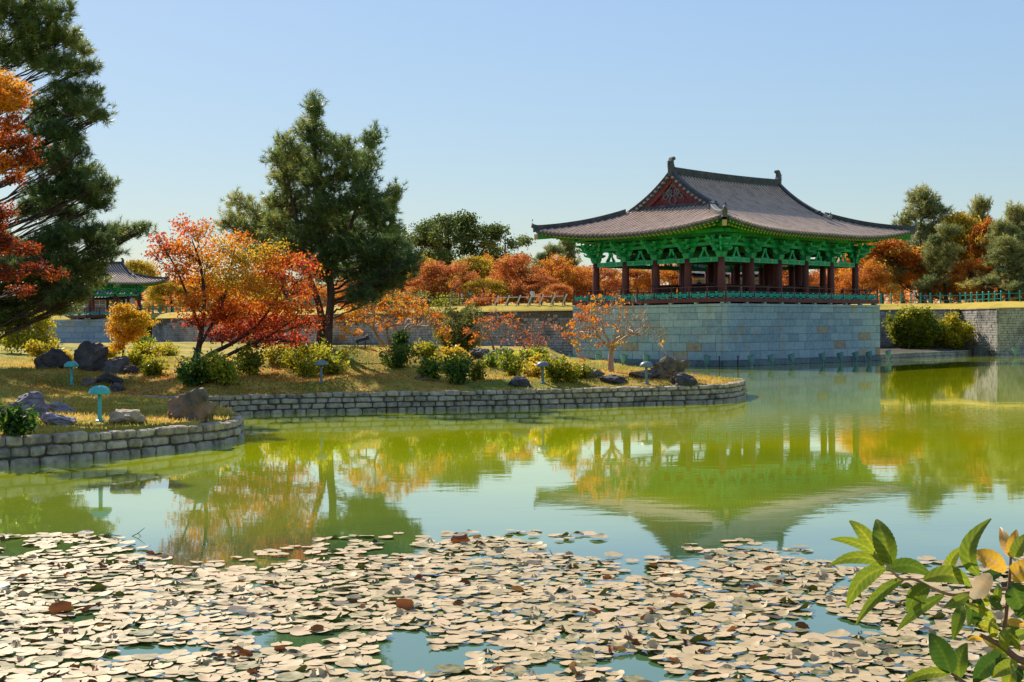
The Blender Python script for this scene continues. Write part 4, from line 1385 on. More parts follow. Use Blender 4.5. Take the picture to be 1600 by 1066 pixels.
crown_tree('maple_tree', 'spreading red and orange maple leaning from the island beside the tall pine', 'tree', None, gr, [(tr, [.17, .14, .12, .09, .07, .05, .02]), (tr2, [.12, .10, .08, .06, .04, .02]), (tr3, [.08, .06, .05, .03, .015]), (tr4, [.10, .08, .07, .05, .02]), (tr5, [.07, .05, .04, .015])],
           pxblobs(rows, Yr, 1.0, 1.5), M['bark_dark'], M['maple_red'], 30, 'leaf', 14, .125, .18, limb=.5)
# --- golden maple by the rocks
Yg = 62.0
gg = ground_at(192, Yg, -.05)
rows = [(190, 482, 16, 6, .75), (212, 492, 20, 6, .8), (180, 498, 14, 6, .7), (222, 504, 20, 6, .8), (200, 508, 26, 6, .65), (178, 518, 14, 5, .7), (212, 520, 20, 5, .6), (194, 530, 18, 5, .55), (185, 542, 13, 4, .5), (200, 496, 18, 6, .9)]
crown_tree('maple_tree', 'small golden yellow maple with layered sprays behind the dark boulders', 'tree', None, gg, [([tuple(gg), pt(193, 540, Yg), pt(196, 515, Yg), pt(196, 488, Yg)], [.06, .05, .035, .01])], pxblobs(rows, Yg, 1, .4), M['bark_dark'], M['golden'], 45, 'leaf', 26, .11, .10)
# --- willow-like yellow bush at the far left
gw = at(48, 560, 74); gw.z = float(height(gw.x, gw.y)[0])
rows = [(35, 490, 24, 18, .5), (62, 505, 20, 20, .6), (25, 525, 26, 20, .45), (58, 535, 24, 18, .55), (10, 500, 18, 26, .4), (75, 545, 14, 12, .7), (45, 465, 16, 10, .4)]
crown_tree('willow_bush', 'drooping yellow-green willow at the far left behind the boulders', 'bush', None, gw, [([tuple(gw), pt(46, 530, 74), pt(44, 490, 74)], [.12, .08, .03]), ([tuple(gw), pt(30, 530, 74), pt(20, 500, 74)], [.08, .05, .02])], pxblobs(rows, 74, 1, .8), M['bark_gray'], M['shrub_yellow'], 16, 'leaf', 26, .19, .22, droop=1.2)


# --- bare-branched crape myrtles with tufts of orange leaves
def myrtle(label, base, H, W, seed, tone, leaf_p, stems=((0, 0),), fork=.3, n_tip=90, n_leaf=15, leafsize=.13, bark='bark_tan', side=None, r0=.11, dome=.45):
    r = np.random.default_rng(seed)
    base = np.asarray(base, float)
    wood, fol = MB(), MB()
    # tips spread over a flat uneven dome
    a = r.uniform(0, 2 * np.pi, n_tip); q = np.sqrt(r.uniform(.01, 1, n_tip))
    x, y = q * np.cos(a), q * np.sin(a)
    z = H * (.97 - dome * q ** 2.2) - H * r.uniform(0, .22, n_tip) - H * .10 * (np.sin(a * 3 + seed) + 1) * q
    tips = np.stack([x * W / 2, y * W / 2, z], 1) + base
    used = []

    def grow(p, d, T, rad):
        c = T.mean(0)
        if len(T) == 1:
            e = T[0]
            L_ = np.linalg.norm(e - p)
            pth = bez(p, p + d * L_ * .45 + r.normal(size=3) * .05, e, 6)
            wood.tube(pth, np.linspace(rad, .008, 6), 5, cap=False)
            used.append((e, unit(e - pth[-2]), pth)); return
        L_ = np.linalg.norm(c - p)
        e = p + (c - p) * r.uniform(.38, .55) + r.normal(size=3) * .045 * H * np.array([1, 1, .5])
        pth = bez(p, p + d * L_ * .25 + r.normal(size=3) * .02 * H, e, 6)
        rr2 = max(.010, rad * .80)
        wood.tube(pth, np.linspace(rad, rr2, 6), 7 if rad > .03 else 5, cap=False)
        nd = unit(e - pth[-2])
        k = 2 if (len(T) < 5 or r.random() < .6) else 3
        ang = np.arctan2(T[:, 1] - e[1], T[:, 0] - e[0]) + r.uniform(0, 6.28)
        o = np.argsort(ang % (2 * np.pi)) if len(T) > 6 else np.argsort((T - c) @ unit(r.normal(size=3)))
        for part in np.array_split(o, min(k, len(T))):
            if len(part): grow(e, nd, T[part], max(.009, rr2 * (len(part) / len(T)) ** .42))
    ns = len(stems)
    ang = np.arctan2(y, x)
    groups = np.array_split(np.argsort(ang), ns)
    for (lx, ly), gidx in zip(stems, groups):
        T = tips[gidx]
        b0 = base + np.array([lx * .12, ly * .12, -.05])
        f = base + np.array([lx * W * .14, ly * W * .14, H * fork])
        pth = bez(b0, (b0 + f) / 2 + r.normal(size=3) * np.array([.06, .06, 0]), f, 7)
        ra = r0 if ns == 1 else r0 * .72
        wood.tube(pth, np.linspace(ra * 1.15, ra * .85, 7), 9, cap=False)
        o = np.argsort(np.arctan2(T[:, 1] - f[1], T[:, 0] - f[0]))
        k = 4 if ns == 1 else 2
        for part in np.array_split(o, k): grow(pth[-1], unit(pth[-1] - pth[-2]), T[part], ra * .62)
    for e, d, pth in used:
        if r.random() < .8:
            for _ in range(3):
                tw = unit(d * .5 + r.normal(size=3) * .4 + np.array([0, 0, .7]))
                b0 = pth[r.integers(2, 6)]
                L_ = H * r.uniform(.06, .16)
                wood.tube(np.array([b0, b0 + tw * L_ * .5 + r.normal(size=3) * .02, b0 + tw * L_]), [.009, .007, .003], 3, cap=False)
        lp = leaf_p if side is None else leaf_p * np.clip(.55 + side * (e[0] - base[0]) / W * 1.7, .06, 1.4)
        if r.random() < lp:
            n = int(n_leaf * r.uniform(.5, 1.5))
            C = e + np.array([0, 0, .03]) + r.normal(size=(n, 3)) * np.array([.11, .11, .075])
            add_leaves(fol, C, np.full(n, tone + r.normal() * .16), leafsize, .5, droop=.3, aspect=.6)
    t = thing('crape_myrtle', label, 'tree', tuple(base), 0)
    wood.build('trunk', M[bark], t, True, off=base)
    if fol.v: fol.build('crown', M['myrtle_leaf'], t, off=base)
    return t


g1 = ground_hit(955, 581)
myrtle('bare-branched tree with orange leaf tufts in front of the granite platform', g1, 3.65, 5.0, 21, .62, .72, ((0, 0),), .2, 130, 15, .135, side=-.9, r0=.125)
g2 = Vector((at(612, 545, 64).x, 64, 0)); g2.z = float(height(g2.x, g2.y)[0])
myrtle('wide tan-stemmed tree with golden orange leaves right of the tall pine', g2, 3.0, 5.3, 9, .66, .8, ((-1, 0), (-.2, -.6), (.7, .3), (.2, .7)), .26, 170, 24, .135, r0=.12)
g3 = ground_hit(777, 556)
myrtle('bare gray tree with red-orange leaf tufts on the middle of the island', g3, 2.75, 4.0, 33, .36, .42, ((-.5, .3), (.5, -.2)), .24, 100, 15, .13, 'bark_gray', r0=.10)


# --- shrubs
def shrub(label, px, py, w, h, mat, tone, name='shrub', n=None, size=.15, Y=None, seed=0, dense=1.0, bark='bark_dark', sig=.12):
    if Y is None: g = ground_hit(px, py)
    else:
        g = at(px, py, Y); g.z = float(height(g.x, g.y)[0]) if height(g.x, g.y)[0] > -.5 else g.z
    k = g.y / F
    W, H = w * k * 1.1, h * k * 1.05
    r = np.random.default_rng(seed + int(px))
    wood, fol = MB(), MB()
    g = np.array(g)
    ns = max(6, int(11 * dense))
    for s in range(ns):
        a = r.uniform(0, 2 * math.pi)
        q = r.uniform(.15, 1.25) ** .7
        e = g + np.array([math.cos(a) * W * .5 * q, math.sin(a) * W * .5 * q, H * r.uniform(.45, 1.3) * (1 - .35 * min(1, q * q))])
        pth = bez(g + r.normal(size=3) * np.array([.06 * W, .06 * W, 0]), (g + e) / 2 + np.array([0, 0, .15 * H]), e, 6)
        wood.tube(pth, np.linspace(.014 + .008 * H, .006, 6), 5, cap=False)
        for c_ in range(int(7 * dense)):
            f = r.uniform(.25, 1.0)
            c = pth[int(f * 5)] + r.normal(size=3) * np.array([.075 * W, .075 * W, .08 * H])
            wood.tube(np.array([pth[int(f * 4)], c]), [.007, .004], 3, cap=False)
            nl = int((7 + 5 * W * H) * r.uniform(.5, 1.5)) if n is None else n
            C = c + r.normal(size=(nl, 3)) * sig
            C[:, 2] = np.maximum(C[:, 2], g[2] + .03)
            add_leaves(fol, C, np.full(nl, tone + r.normal() * .16), size * r.uniform(.8, 1.25), .5)
    t = thing(name, label, 'shrub', tuple(g), 0, None)
    wood.build('stem', M[bark], t, True, off=g)
    fol.build('foliage', mat, t, off=g)
    return t


SG, SY, BO = M['shrub_green'], M['shrub_yellow'], M['bush_olive']
for row in [
    ('dark green bush wrapped round the foot of the red maple', 303, 602, 58, 58, SG, .36),
    ('bright green bush right of the red maple foot', 350, 602, 54, 54, SG, .8),
    ('yellow-green sapling under the red maple branches', 393, 588, 56, 46, SY, .32),
    ('low yellow shrub right of the golden maple', 232, 558, 52, 20, SY, .6),
    ('low yellow and orange shrub left of the golden maple', 170, 560, 34, 20, SY, .85),
    ('low yellow shrub left of the red maple', 265, 556, 46, 18, SY, .62),
    ('green shrub against the wall behind the yellow shrubs', 226, 546, 34, 28, SG, .6),
    ('small orange-yellow shrub between the two dark boulders', 104, 574, 18, 26, SY, .85),
    ('yellow shrub left of the dark boulders', 66, 562, 40, 30, SY, .6),
    ('yellow bush at the left foot of the tall pine', 466, 576, 62, 36, SY, .42),
    ('green and yellow bush in front of the tall pine', 522, 584, 62, 44, SG, .92),
    ('small yellow-leaved bush under the maple and pine', 432, 566, 44, 24, SY, .6),
    ('dark green bush on the mound in the pine shadow', 618, 574, 52, 42, SG, .5),
    ('upright dark bush at the top of the mound', 624, 545, 26, 26, SG, .28),
    ('dark low bush left of its twin on the lawn', 672, 594, 38, 30, SG, .48),
    ('dark twiggy bush with black stems on the lawn', 714, 600, 46, 44, SG, .44),
    ('small twiggy yellow shrub right of the dark twiggy bush', 745, 596, 26, 30, SY, .3),
    ('yellow-green bush in front of the bare gray tree', 800, 588, 48, 38, SG, .82),
    ('small leafy green sprig left of the bare gray tree', 768, 572, 22, 16, SG, .72),
    ('yellow bush right of the middle mushroom lamp', 868, 596, 40, 40, SY, .4),
    ('yellow shrub beside the flat rocks', 888, 596, 28, 24, SY, .5),
    ('pale green and orange shrub among the rubble rocks', 838, 574, 34, 18, SY, .7),
    ('small bright green shrub above the rubble rocks', 845, 560, 24, 14, SG, .8),
    ('yellow-green shrub behind the shaded rubble rocks', 240, 586, 40, 26, SY, .35),
    ('pale yellow low shrub in front of the tall pine stems', 496, 566, 40, 24, SY, .55),
    ('thin yellowing shrub behind the dark low bushes', 690, 578, 46, 26, SY, .5),
    ('orange-leaved low shrub between lamp and bare gray tree', 838, 592, 34, 24, SY, .9),
    ('green shrub left of the bright green maple-foot bush', 325, 598, 36, 30, SG, .5),
    ('low yellow shrub at the edge of the lawn by the rounded gray rock', 905, 592, 30, 20, SY, .45),
    ('low green tuft beside the square dark rock among the rubble', 822, 566, 26, 16, SG, .85),
    ('small yellow shrub right of the wide tan tree', 668, 556, 40, 18, SY, .5),
    ('low orange shrub in front of the olive bush', 706, 562, 34, 16, SY, .95),
    ('yellowish shrub by the black boulder right of the pointed one', 212, 576, 30, 22, SY, .5),
    ('pale green low shrub left of the tall pine lamp', 478, 588, 36, 26, SG, .95),
    ('leafy dark green bush at the far left edge of the spit', 22, 690, 44, 46, SG, .22),
]:
    shrub(*row)
shrub('large olive and rust bush against the pond wall', 712, 552, 84, 84, BO, .45, 'bush', Y=84, size=.16, sig=.18, dense=1.7)
shrub('reddish brown twiggy bush against the wall by the bare gray tree', 830, 560, 70, 66, M['autumn_rust'], .25, 'bush', Y=88, n=4, size=.13, sig=.2, dense=1.3, bark='twig_brown')
shrub('leafy yellow-green bush on the ledge right of the granite platform', 1432, 545, 74, 58, SY, .30, 'bush', Y=135, size=.24, sig=.28, dense=2.0)
shrub('yellow bush at the right end of the ledge', 1482, 545, 60, 50, SY, .55, 'bush', Y=136, size=.24, sig=.28, dense=1.6)


for lab, px, w, h, tone, mt in (
    ('yellow shrub on the terrace edge right of the tall pine', 598, 60, 24, .5, SY), ('olive shrub on the terrace edge behind the wide tan tree', 650, 64, 26, .4, BO),
    ('rust shrub on the terrace edge left of the slanted railing', 752, 60, 24, .5, M['autumn_rust']), ('yellow-green shrub on the terrace edge behind the people', 700, 50, 18, .35, SY),
    ('golden shrub on the terrace edge between maple and pine', 420, 70, 26, .6, SY), ('olive shrub on the terrace edge above the wall right of the maple', 350, 50, 22, .5, BO)):
    shrub(lab, px, 487, w, h, mt, tone, 'terrace_shrub', Y=float(np.interp(px, [235, 330, 520, 640, 905], [170, 161, 138, 133, 123])) + .5, size=.24, sig=.28, dense=1.3)


# ------------------------------------------------------------------ trees on the terrace
def proto(kind, seed):
    """unit tree, one metre high, standing at the origin"""
    r = np.random.default_rng(seed)
    blobs = []
    if kind == 'round':
        for q in range(34):
            u = unit(r.normal(size=3)); u[2] = abs(u[2]) * 1.35 - .55
            blobs.append((u[0] * .31, u[1] * .31, .62 + u[2] * .30, r.uniform(.09, .15), r.uniform(.09, .15), r.uniform(.06, .10), .5 + r.normal() * .16))
        tr = [((0, 0, 0), (.01, .01, .2), (-.01, 0, .45), (.01, 0, .72))]
    elif kind == 'low':        # wide low crown reaching nearly to the ground
        for q in range(36):
            u = unit(r.normal(size=3)); u[2] = abs(u[2]) * 1.12 - .12
            rd = r.uniform(.75, 1.08)
            blobs.append((u[0] * .52 * rd, u[1] * .52 * rd, .26 + u[2] * .62 * rd, r.uniform(.10, .19), r.uniform(.10, .19), r.uniform(.07, .13), .5 + r.normal() * .16))
        tr = [((0, 0, 0), (.02, .01, .15), (0, .02, .35), (.02, 0, .6)), ((0, 0, .1), (.12, .02, .3), (.28, .03, .55)), ((0, 0, .12), (-.14, .02, .3), (-.3, .05, .5))]
    elif kind == 'open':       # tall broadleaf of separate clumps
        for q in range(38):
            z = r.uniform(.25, .97)
            w = .34 * math.sin(math.pi * min(1, (1.12 - z) / .8)) + .05
            a = r.uniform(0, 2 * math.pi)
            rad = w * math.sqrt(r.uniform(.2, 1))
            blobs.append((rad * math.cos(a), rad * math.sin(a), z, r.uniform(.07, .13), r.uniform(.07, .13), r.uniform(.05, .085), .45 + r.normal() * .16))
        tr = [((0, 0, 0), (.01, .01, .3), (-.02, 0, .6), (.01, 0, .92))]
    else:                      # pine
        for q in range(36):
            z = .16 + .82 * (q + r.uniform(0, 1)) / 36
            w = .27 * (1.08 - z) / .75 + .04
            a = r.uniform(0, 2 * math.pi)
            rad = w * r.uniform(.3, 1.3)
            blobs.append((rad * math.cos(a), rad * math.sin(a), z + r.normal() * .01, .045 + .06 * r.uniform(.4, 1), .045 + .06 * r.uniform(.4, 1), .028 + .02 * r.random(), .5 + r.normal() * .14))
        blobs.append((0, 0, .97, .03, .03, .05, .5))
        tr = [((0, 0, 0), (.015, .01, .3), (-.01, 0, .6), (0, 0, .96))]
    trunks = [(t_, [.024, .019, .013, .006][:len(t_)] if i == 0 else [.014, .010, .005][:len(t_)]) for i, t_ in enumerate(tr)]
    s = 10.0
    trunks = [([tuple(np.array(p) * s) for p in t_], [x * s for x in rd]) for t_, rd in trunks]
    blobs = [tuple(np.array(b_[:6]) * s) + (b_[6],) for b_ in blobs]
    if kind == 'pine':
        w_, f_ = crown_tree('', '', '', None, (0, 0, 0), trunks, blobs, None, None, 10, 'needle', sigma=.25, tufts=3, K=11, nl=.46, nw=.032, parent_only=True)
    else:
        w_, f_ = crown_tree('', '', '', None, (0, 0, 0), trunks, blobs, None, None, {'round': 5, 'low': 3.2, 'open': 7}[kind], 'leaf', 20, .30, .30, limb=.4, parent_only=True)
    return w_, f_


PROTO = {}
for kind, n in (('round', 2), ('low', 3), ('open', 2), ('pine', 3)):
    for v in range(n):
        w_, f_ = proto(kind, 40 + v * 7 + len(kind))
        PROTO[kind, v] = (w_, f_, {})


def far_tree(label, px, top, Y, width, kind, v, leaf, name='tree', rot=None, gz=5.3, group='autumn trees and pines on the terrace'):
    w_, f_, cache = PROTO[kind, v]
    bark = 'bark_pine' if kind == 'pine' else ('bark_gray' if kind == 'low' else 'bark_dark')
    if leaf not in cache: cache[leaf] = (w_.mesh('trunk', M[bark], True), f_.mesh('crown', M[leaf]))
    tm, fm = cache[leaf]
    b_ = at(px, 470, Y)
    topz = at(px, top, Y).z
    H = topz - gz
    W = width * Y / F
    nat = {'round': .80, 'low': 1.15, 'open': .78, 'pine': .62}[kind]
    sz, sx = H / 10.0 / 1.0, W / (10.0 * nat)
    t = thing(name, label, 'tree', (b_.x, b_.y, gz - .05), rot if rot is not None else rng.uniform(0, 6.28), group)
    t.scale = (sx, sx, sz)
    put('trunk', tm, t); put('crown', fm, t)
    return t


G_ = 'autumn_orange'
for row in [
    # behind the island, left of the large pavilion
    ('rust brown autumn tree just right of the tall pine', 610, 408, 152, 110, 'low', 0, 'autumn_rust', 'autumn_tree'),
    ('wide brownish orange tree under the tallest green crown', 690, 398, 148, 125, 'low', 1, 'autumn_rust', 'autumn_tree'),
    ('bright yellow tree peeping over the rust trees by the tall pine', 650, 398, 172, 95, 'low', 2, 'autumn_yellow', 'autumn_tree'),
    ('golden yellow tree in the middle of the terrace row', 740, 394, 165, 85, 'round', 0, 'autumn_yellow', 'autumn_tree'),
    ('orange tree between the golden tree and the rust tree with dark trunk', 772, 396, 170, 80, 'low', 2, 'autumn_orange', 'autumn_tree'),
    ('reddish rust tree with a dark bare trunk', 815, 384, 150, 105, 'low', 0, 'autumn_rust', 'autumn_tree'),
    ('olive yellow tree low behind the middle of the fence', 755, 430, 146, 95, 'low', 1, 'autumn_yellow', 'autumn_tree'),
    ('orange tree left of the large pavilion', 880, 396, 150, 110, 'low', 2, 'autumn_orange', 'autumn_tree'),
    ('rust orange tree touching the left end of the pavilion roof', 930, 404, 158, 90, 'low', 1, 'autumn_rust', 'autumn_tree'),
    ('low rust tree behind the slanted railing', 842, 420, 146, 90, 'low', 1, 'autumn_rust', 'autumn_tree'),
    ('tall green broadleaf tree above the autumn row', 700, 338, 190, 125, 'open', 0, 'broad_green', 'broadleaf_tree'),
    ('green broadleaf tree left of the large pavilion roof', 790, 356, 192, 100, 'open', 1, 'broad_green', 'broadleaf_tree'),
    ('green broadleaf crown showing behind the tall pine', 630, 356, 188, 90, 'open', 1, 'broad_green', 'broadleaf_tree'),
    ('small dark pine left of the pavilion eaves', 862, 382, 168, 70, 'pine', 0, 'pine_far', 'pine_tree'),
    ('thin dark conifer tip beside the pavilion eaves', 890, 372, 172, 50, 'pine', 1, 'pine_far', 'pine_tree'),
    # seen through the pavilion
    ('orange tree seen between the left columns of the pavilion', 985, 405, 165, 90, 'low', 0, 'autumn_orange', 'autumn_tree'),
    ('rust and yellow tree seen past the third column of the pavilion', 1045, 400, 165, 80, 'low', 2, 'autumn_orange', 'autumn_tree'),
    ('green tree behind the hall seen through the pavilion', 1130, 396, 215, 90, 'round', 0, 'broad_green', 'broadleaf_tree'),
    ('rust tree seen between the right columns of the pavilion', 1240, 400, 160, 80, 'low', 1, 'autumn_rust', 'autumn_tree'),
    ('brownish orange tree seen at the last columns of the pavilion', 1300, 395, 165, 90, 'low', 0, 'autumn_rust', 'autumn_tree'),
    # right of the pavilion
    ('big orange tree right of the pavilion columns', 1378, 358, 158, 125, 'round', 1, 'autumn_orange', 'autumn_tree'),
    ('low orange tree under the right end of the roof', 1350, 405, 152, 90, 'low', 2, 'autumn_orange', 'autumn_tree'),
    ('tall olive pine right of the pavilion roof', 1440, 298, 160, 110, 'pine', 2, 'pine_far', 'pine_tree'),
    ('yellow tree top between the tall olive pine and the right pines', 1500, 320, 157, 85, 'round', 0, 'autumn_yellow', 'autumn_tree'),
    ('orange yellow tree behind the right pines', 1540, 332, 153, 60, 'round', 1, 'autumn_orange', 'autumn_tree'),
    ('orange tree low between the pine trunks on the right', 1436, 385, 158, 100, 'low', 0, 'autumn_orange', 'autumn_tree'),
    ('dark pine in the middle of the right group', 1478, 350, 152, 75, 'pine', 0, 'pine_far', 'pine_tree'),
    ('slender dark pine top above the yellow leaves on the right', 1532, 310, 190, 60, 'pine', 1, 'pine_far', 'pine_tree'),
    ('broad olive pine at the right with its crown near the frame', 1562, 348, 150, 90, 'pine', 2, 'pine_far', 'pine_tree'),
    ('dark pine at the right edge of the picture', 1590, 322, 160, 90, 'pine', 1, 'pine_far', 'pine_tree'),
    ('amber tree under the right pines', 1520, 395, 150, 80, 'low', 1, 'autumn_orange', 'autumn_tree'),
    ('pine just past the right edge with orange leaves below', 1640, 335, 155, 110, 'pine', 0, 'pine_far', 'pine_tree'),
    # left, behind the small pavilion
    ('golden tree right of the small pavilion', 268, 432, 190, 80, 'round', 1, 'autumn_yellow', 'autumn_tree'),
    ('yellow-green tree behind the red maple', 320, 425, 190, 80, 'round', 0, 'autumn_yellow', 'autumn_tree'),
    ('olive yellow tree behind the small pavilion roof', 215, 400, 215, 80, 'round', 0, 'autumn_yellow', 'autumn_tree'),
    ('brownish tree behind the small pavilion at its left', 120, 392, 215, 90, 'round', 1, 'broad_green', 'broadleaf_tree'),
    ('green tree behind the large left pine', 30, 380, 215, 110, 'round', 1, 'broad_green', 'broadleaf_tree'),
    ('yellow-green tree between the maple and the tall pine', 400, 420, 185, 90, 'round', 1, 'autumn_yellow', 'autumn_tree'),
    ('orange tree behind the stems of the tall pine', 550, 425, 165, 90, 'low', 0, 'autumn_orange', 'autumn_tree'),
    ('orange brown tree between the maple and pine stems', 470, 435, 175, 90, 'low', 2, 'autumn_orange', 'autumn_tree'),
    # low growth that closes the row down to the ground
    ('low rusty undergrowth behind the dark thin fence', 590, 440, 142, 70, 'low', 1, 'autumn_rust', 'autumn_tree'),
    ('low orange undergrowth behind the people on the terrace', 660, 442, 146, 80, 'low', 0, 'autumn_orange', 'autumn_tree'),
    ('low olive undergrowth right of the people on the terrace', 720, 446, 158, 80, 'low', 2, 'autumn_yellow', 'autumn_tree'),
    ('low brown undergrowth left of the slanted railing', 790, 440, 158, 80, 'low', 2, 'autumn_rust', 'autumn_tree'),
    ('low rust undergrowth between railing and pavilion', 868, 438, 138, 60, 'low', 0, 'autumn_rust', 'autumn_tree'),
    ('low orange undergrowth at the left end of the balustrade', 910, 432, 148, 70, 'low', 1, 'autumn_orange', 'autumn_tree'),
    ('low yellow undergrowth seen between the second and third columns', 1000, 430, 180, 70, 'low', 1, 'autumn_yellow', 'autumn_tree'),
    ('low golden undergrowth seen left of the pavilion corner column', 1065, 425, 185, 60, 'low', 0, 'autumn_yellow', 'autumn_tree'),
    ('low rust undergrowth seen between the right columns', 1275, 425, 180, 80, 'low', 2, 'autumn_rust', 'autumn_tree'),
    ('low red-brown undergrowth behind the left end of the teal fence', 1330, 430, 175, 70, 'low', 1, 'autumn_rust', 'autumn_tree'),
    ('low orange undergrowth right of the two walkers', 1480, 425, 165, 90, 'low', 2, 'autumn_orange', 'autumn_tree'),
    ('low olive undergrowth under the right pines', 1545, 428, 168, 90, 'low', 0, 'broad_green', 'autumn_tree'),
    ('low amber undergrowth at the right edge', 1600, 425, 160, 90, 'low', 1, 'autumn_orange', 'autumn_tree'),
    ('low yellow undergrowth right of the small pavilion', 250, 455, 200, 60, 'low', 0, 'autumn_yellow', 'autumn_tree'),
    ('low olive undergrowth behind the red maple', 300, 455, 205, 70, 'low', 2, 'autumn_yellow', 'autumn_tree'),
    ('low yellow undergrowth between the maple and the pine stems', 365, 450, 200, 80, 'low', 1, 'autumn_yellow', 'autumn_tree'),
    ('low amber undergrowth behind the pine stems', 500, 445, 165, 80, 'low', 1, 'autumn_orange', 'autumn_tree'),
    ('bushy olive pine left of the right edge group', 1412, 345, 172, 80, 'pine', 0, 'pine_far', 'pine_tree'),
    ('olive pine filling the gap under the tall pine top', 1455, 360, 176, 100, 'pine', 1, 'pine_far', 'pine_tree'),
    ('deep green pine low at the right edge', 1575, 372, 145, 90, 'pine', 2, 'pine_far', 'pine_tree'),
]:
    far_tree(*row)

# the far woods that close the view behind the rows
mb = MB()
N = 26000
th = rng.uniform(-.55, .55, N)
Yw = rng.uniform(235, 275, N)
Xw = np.tan(th) * Yw
top = np.array([6.0 + 3.2 * noise.noise(Vector((x * .035, 4, y * .02))) + 1.6 * noise.noise(Vector((x * .12, 9, y * .05))) for x, y in zip(Xw, Yw)])
Zw = 5.3 + np.maximum(top, 2) * rng.uniform(0, 1, N) ** .8
tn = np.array([.5 + .5 * noise.noise(Vector((x * .05, 1, 0))) for x in Xw])
add_leaves(mb, np.stack([Xw, Yw, Zw], 1), np.clip(tn, 0, 1), .95, .4)
prop(mb.build('distant_woods', M['autumn_rust']), 'low distant woods in autumn colours closing the view', 'woods', kind='stuff')

# ------------------------------------------------------------------ halls seen behind the pavilions
def hall(label, px, Y, w, d, z0, h, roof_h, rotz=0.0):
    p = at(px, 470, Y)
    t = thing('hall', label, 'building', (p.x, p.y, z0), rotz)
    mb = MB(); mb.box((0, 0, h / 2), (w, d, h)); wall = mb.build('wall', M['plaster'], t)
    n = max(3, int(w / 2.4))
    for q in range(n + 1):
        mb = MB(); mb.box((-w / 2 + q * w / n, -d / 2 - .06, h / 2), (.32, .32, h)); mb.build('post', M['wood_dark'], t)
    for q in range(n):
        x = -w / 2 + (q + .5) * w / n
        mb = MB(); mb.box((x, -d / 2 - .03, h * .52), (w / n * .62, .08, h * .62)); dr = mb.build('window', M['rock_slate'], wall)
        mb = MB(); mb.box((x, -d / 2 - .08, h * .52), (.08, .06, h * .62)); mb.box((x, -d / 2 - .08, h * .62), (w / n * .62, .05, .08)); mb.build('mullion', M['white_paint'], dr)
    mb = MB(); mb.box((0, -d / 2 - .10, h - .25), (w, .16, .3)); mb.build('lintel', M['wood_dark'], t)
    mb = MB()
    o = 1.2
    prof = [(-d / 2 - o, h - .1), (-d / 4, h + roof_h * .4), (0, h + roof_h), (d / 4, h + roof_h * .4), (d / 2 + o, h - .1)]
    mb.grid([[(x, y, z + .3 * abs(x / (w / 2)) ** 3 * (abs(y) > d / 2)) for y, z in prof] for x in np.linspace(-w / 2 - o, w / 2 + o, 9)])
    mb.grid([[(x, y, z - .25) for y, z in prof] for x in np.linspace(-w / 2 - o, w / 2 + o, 9)], 0, True)
    for x in np.arange(-w / 2 - o, w / 2 + o, .5): mb.tube([(x, y, z + .04) for y, z in prof], .1, 5, 0, False)
    mb.box((0, 0, h + roof_h + .12), (w + 2 * o, .4, .5))
    mb.build('roof', M['tile_ridge'], t)
    return t


hall('plain hall with dark roof and pale walls seen between the columns of the large pavilion', 1150, 172, 12.5, 6, 5.3, 4.2, 1.9)
hall('low pale building seen between the columns of the small pavilion', 140, 205, 12, 6, 5.2, 2.9, 1.6)

# things standing inside the large pavilion
mr = Matrix.Rotation(ROT, 4, 'Z')


def in_pav(u, v, z=0): return PC + (mr @ Vector((u, v, z)))


for i, (u, v, rz, lab) in enumerate([
    (-7.6, 0.5, math.pi / 2, 'dark display stand behind the left railing of the pavilion'),
    (-7.6, -3.2, math.pi / 2, 'dark display stand nearest the pavilion corner on the left side'),
    (-5.4, -4.6, 0, 'dark display stand just right of the pavilion near corner'),
    (-1.8, -4.6, 0, 'dark display stand behind the second bay of the pavilion front railing'),
    (1.9, -4.6, 0, 'dark display stand behind the middle bay of the pavilion front railing'),
    (5.6, -4.6, 0, 'dark display stand behind the fourth bay of the pavilion front railing')]):
    t = thing('display_stand', lab, 'display stand', in_pav(u, v, .42), ROT + rz, 'display stands inside the large pavilion')
    mb = MB(); mb.box((0, 0, 1.14), (2.6, .75, .10), Matrix.Rotation(.12, 3, 'X')); mb.build('top', M['wood_dark'], t)
    mb = MB(); mb.box((0, .1, .70), (2.3, .06, .62)); mb.build('panel', M['wood_dark'], t)
    for x in (-1.15, 1.15):
        mb = MB(); mb.beam((x, -.25, 0), (x, -.2, 1.08), .09, .09); mb.beam((x, .28, 0), (x, .24, 1.1), .09, .09); mb.beam((x, -.25, .1), (x, .28, .1), .07, .07); mb.build('leg', M['wood_dark'], t)


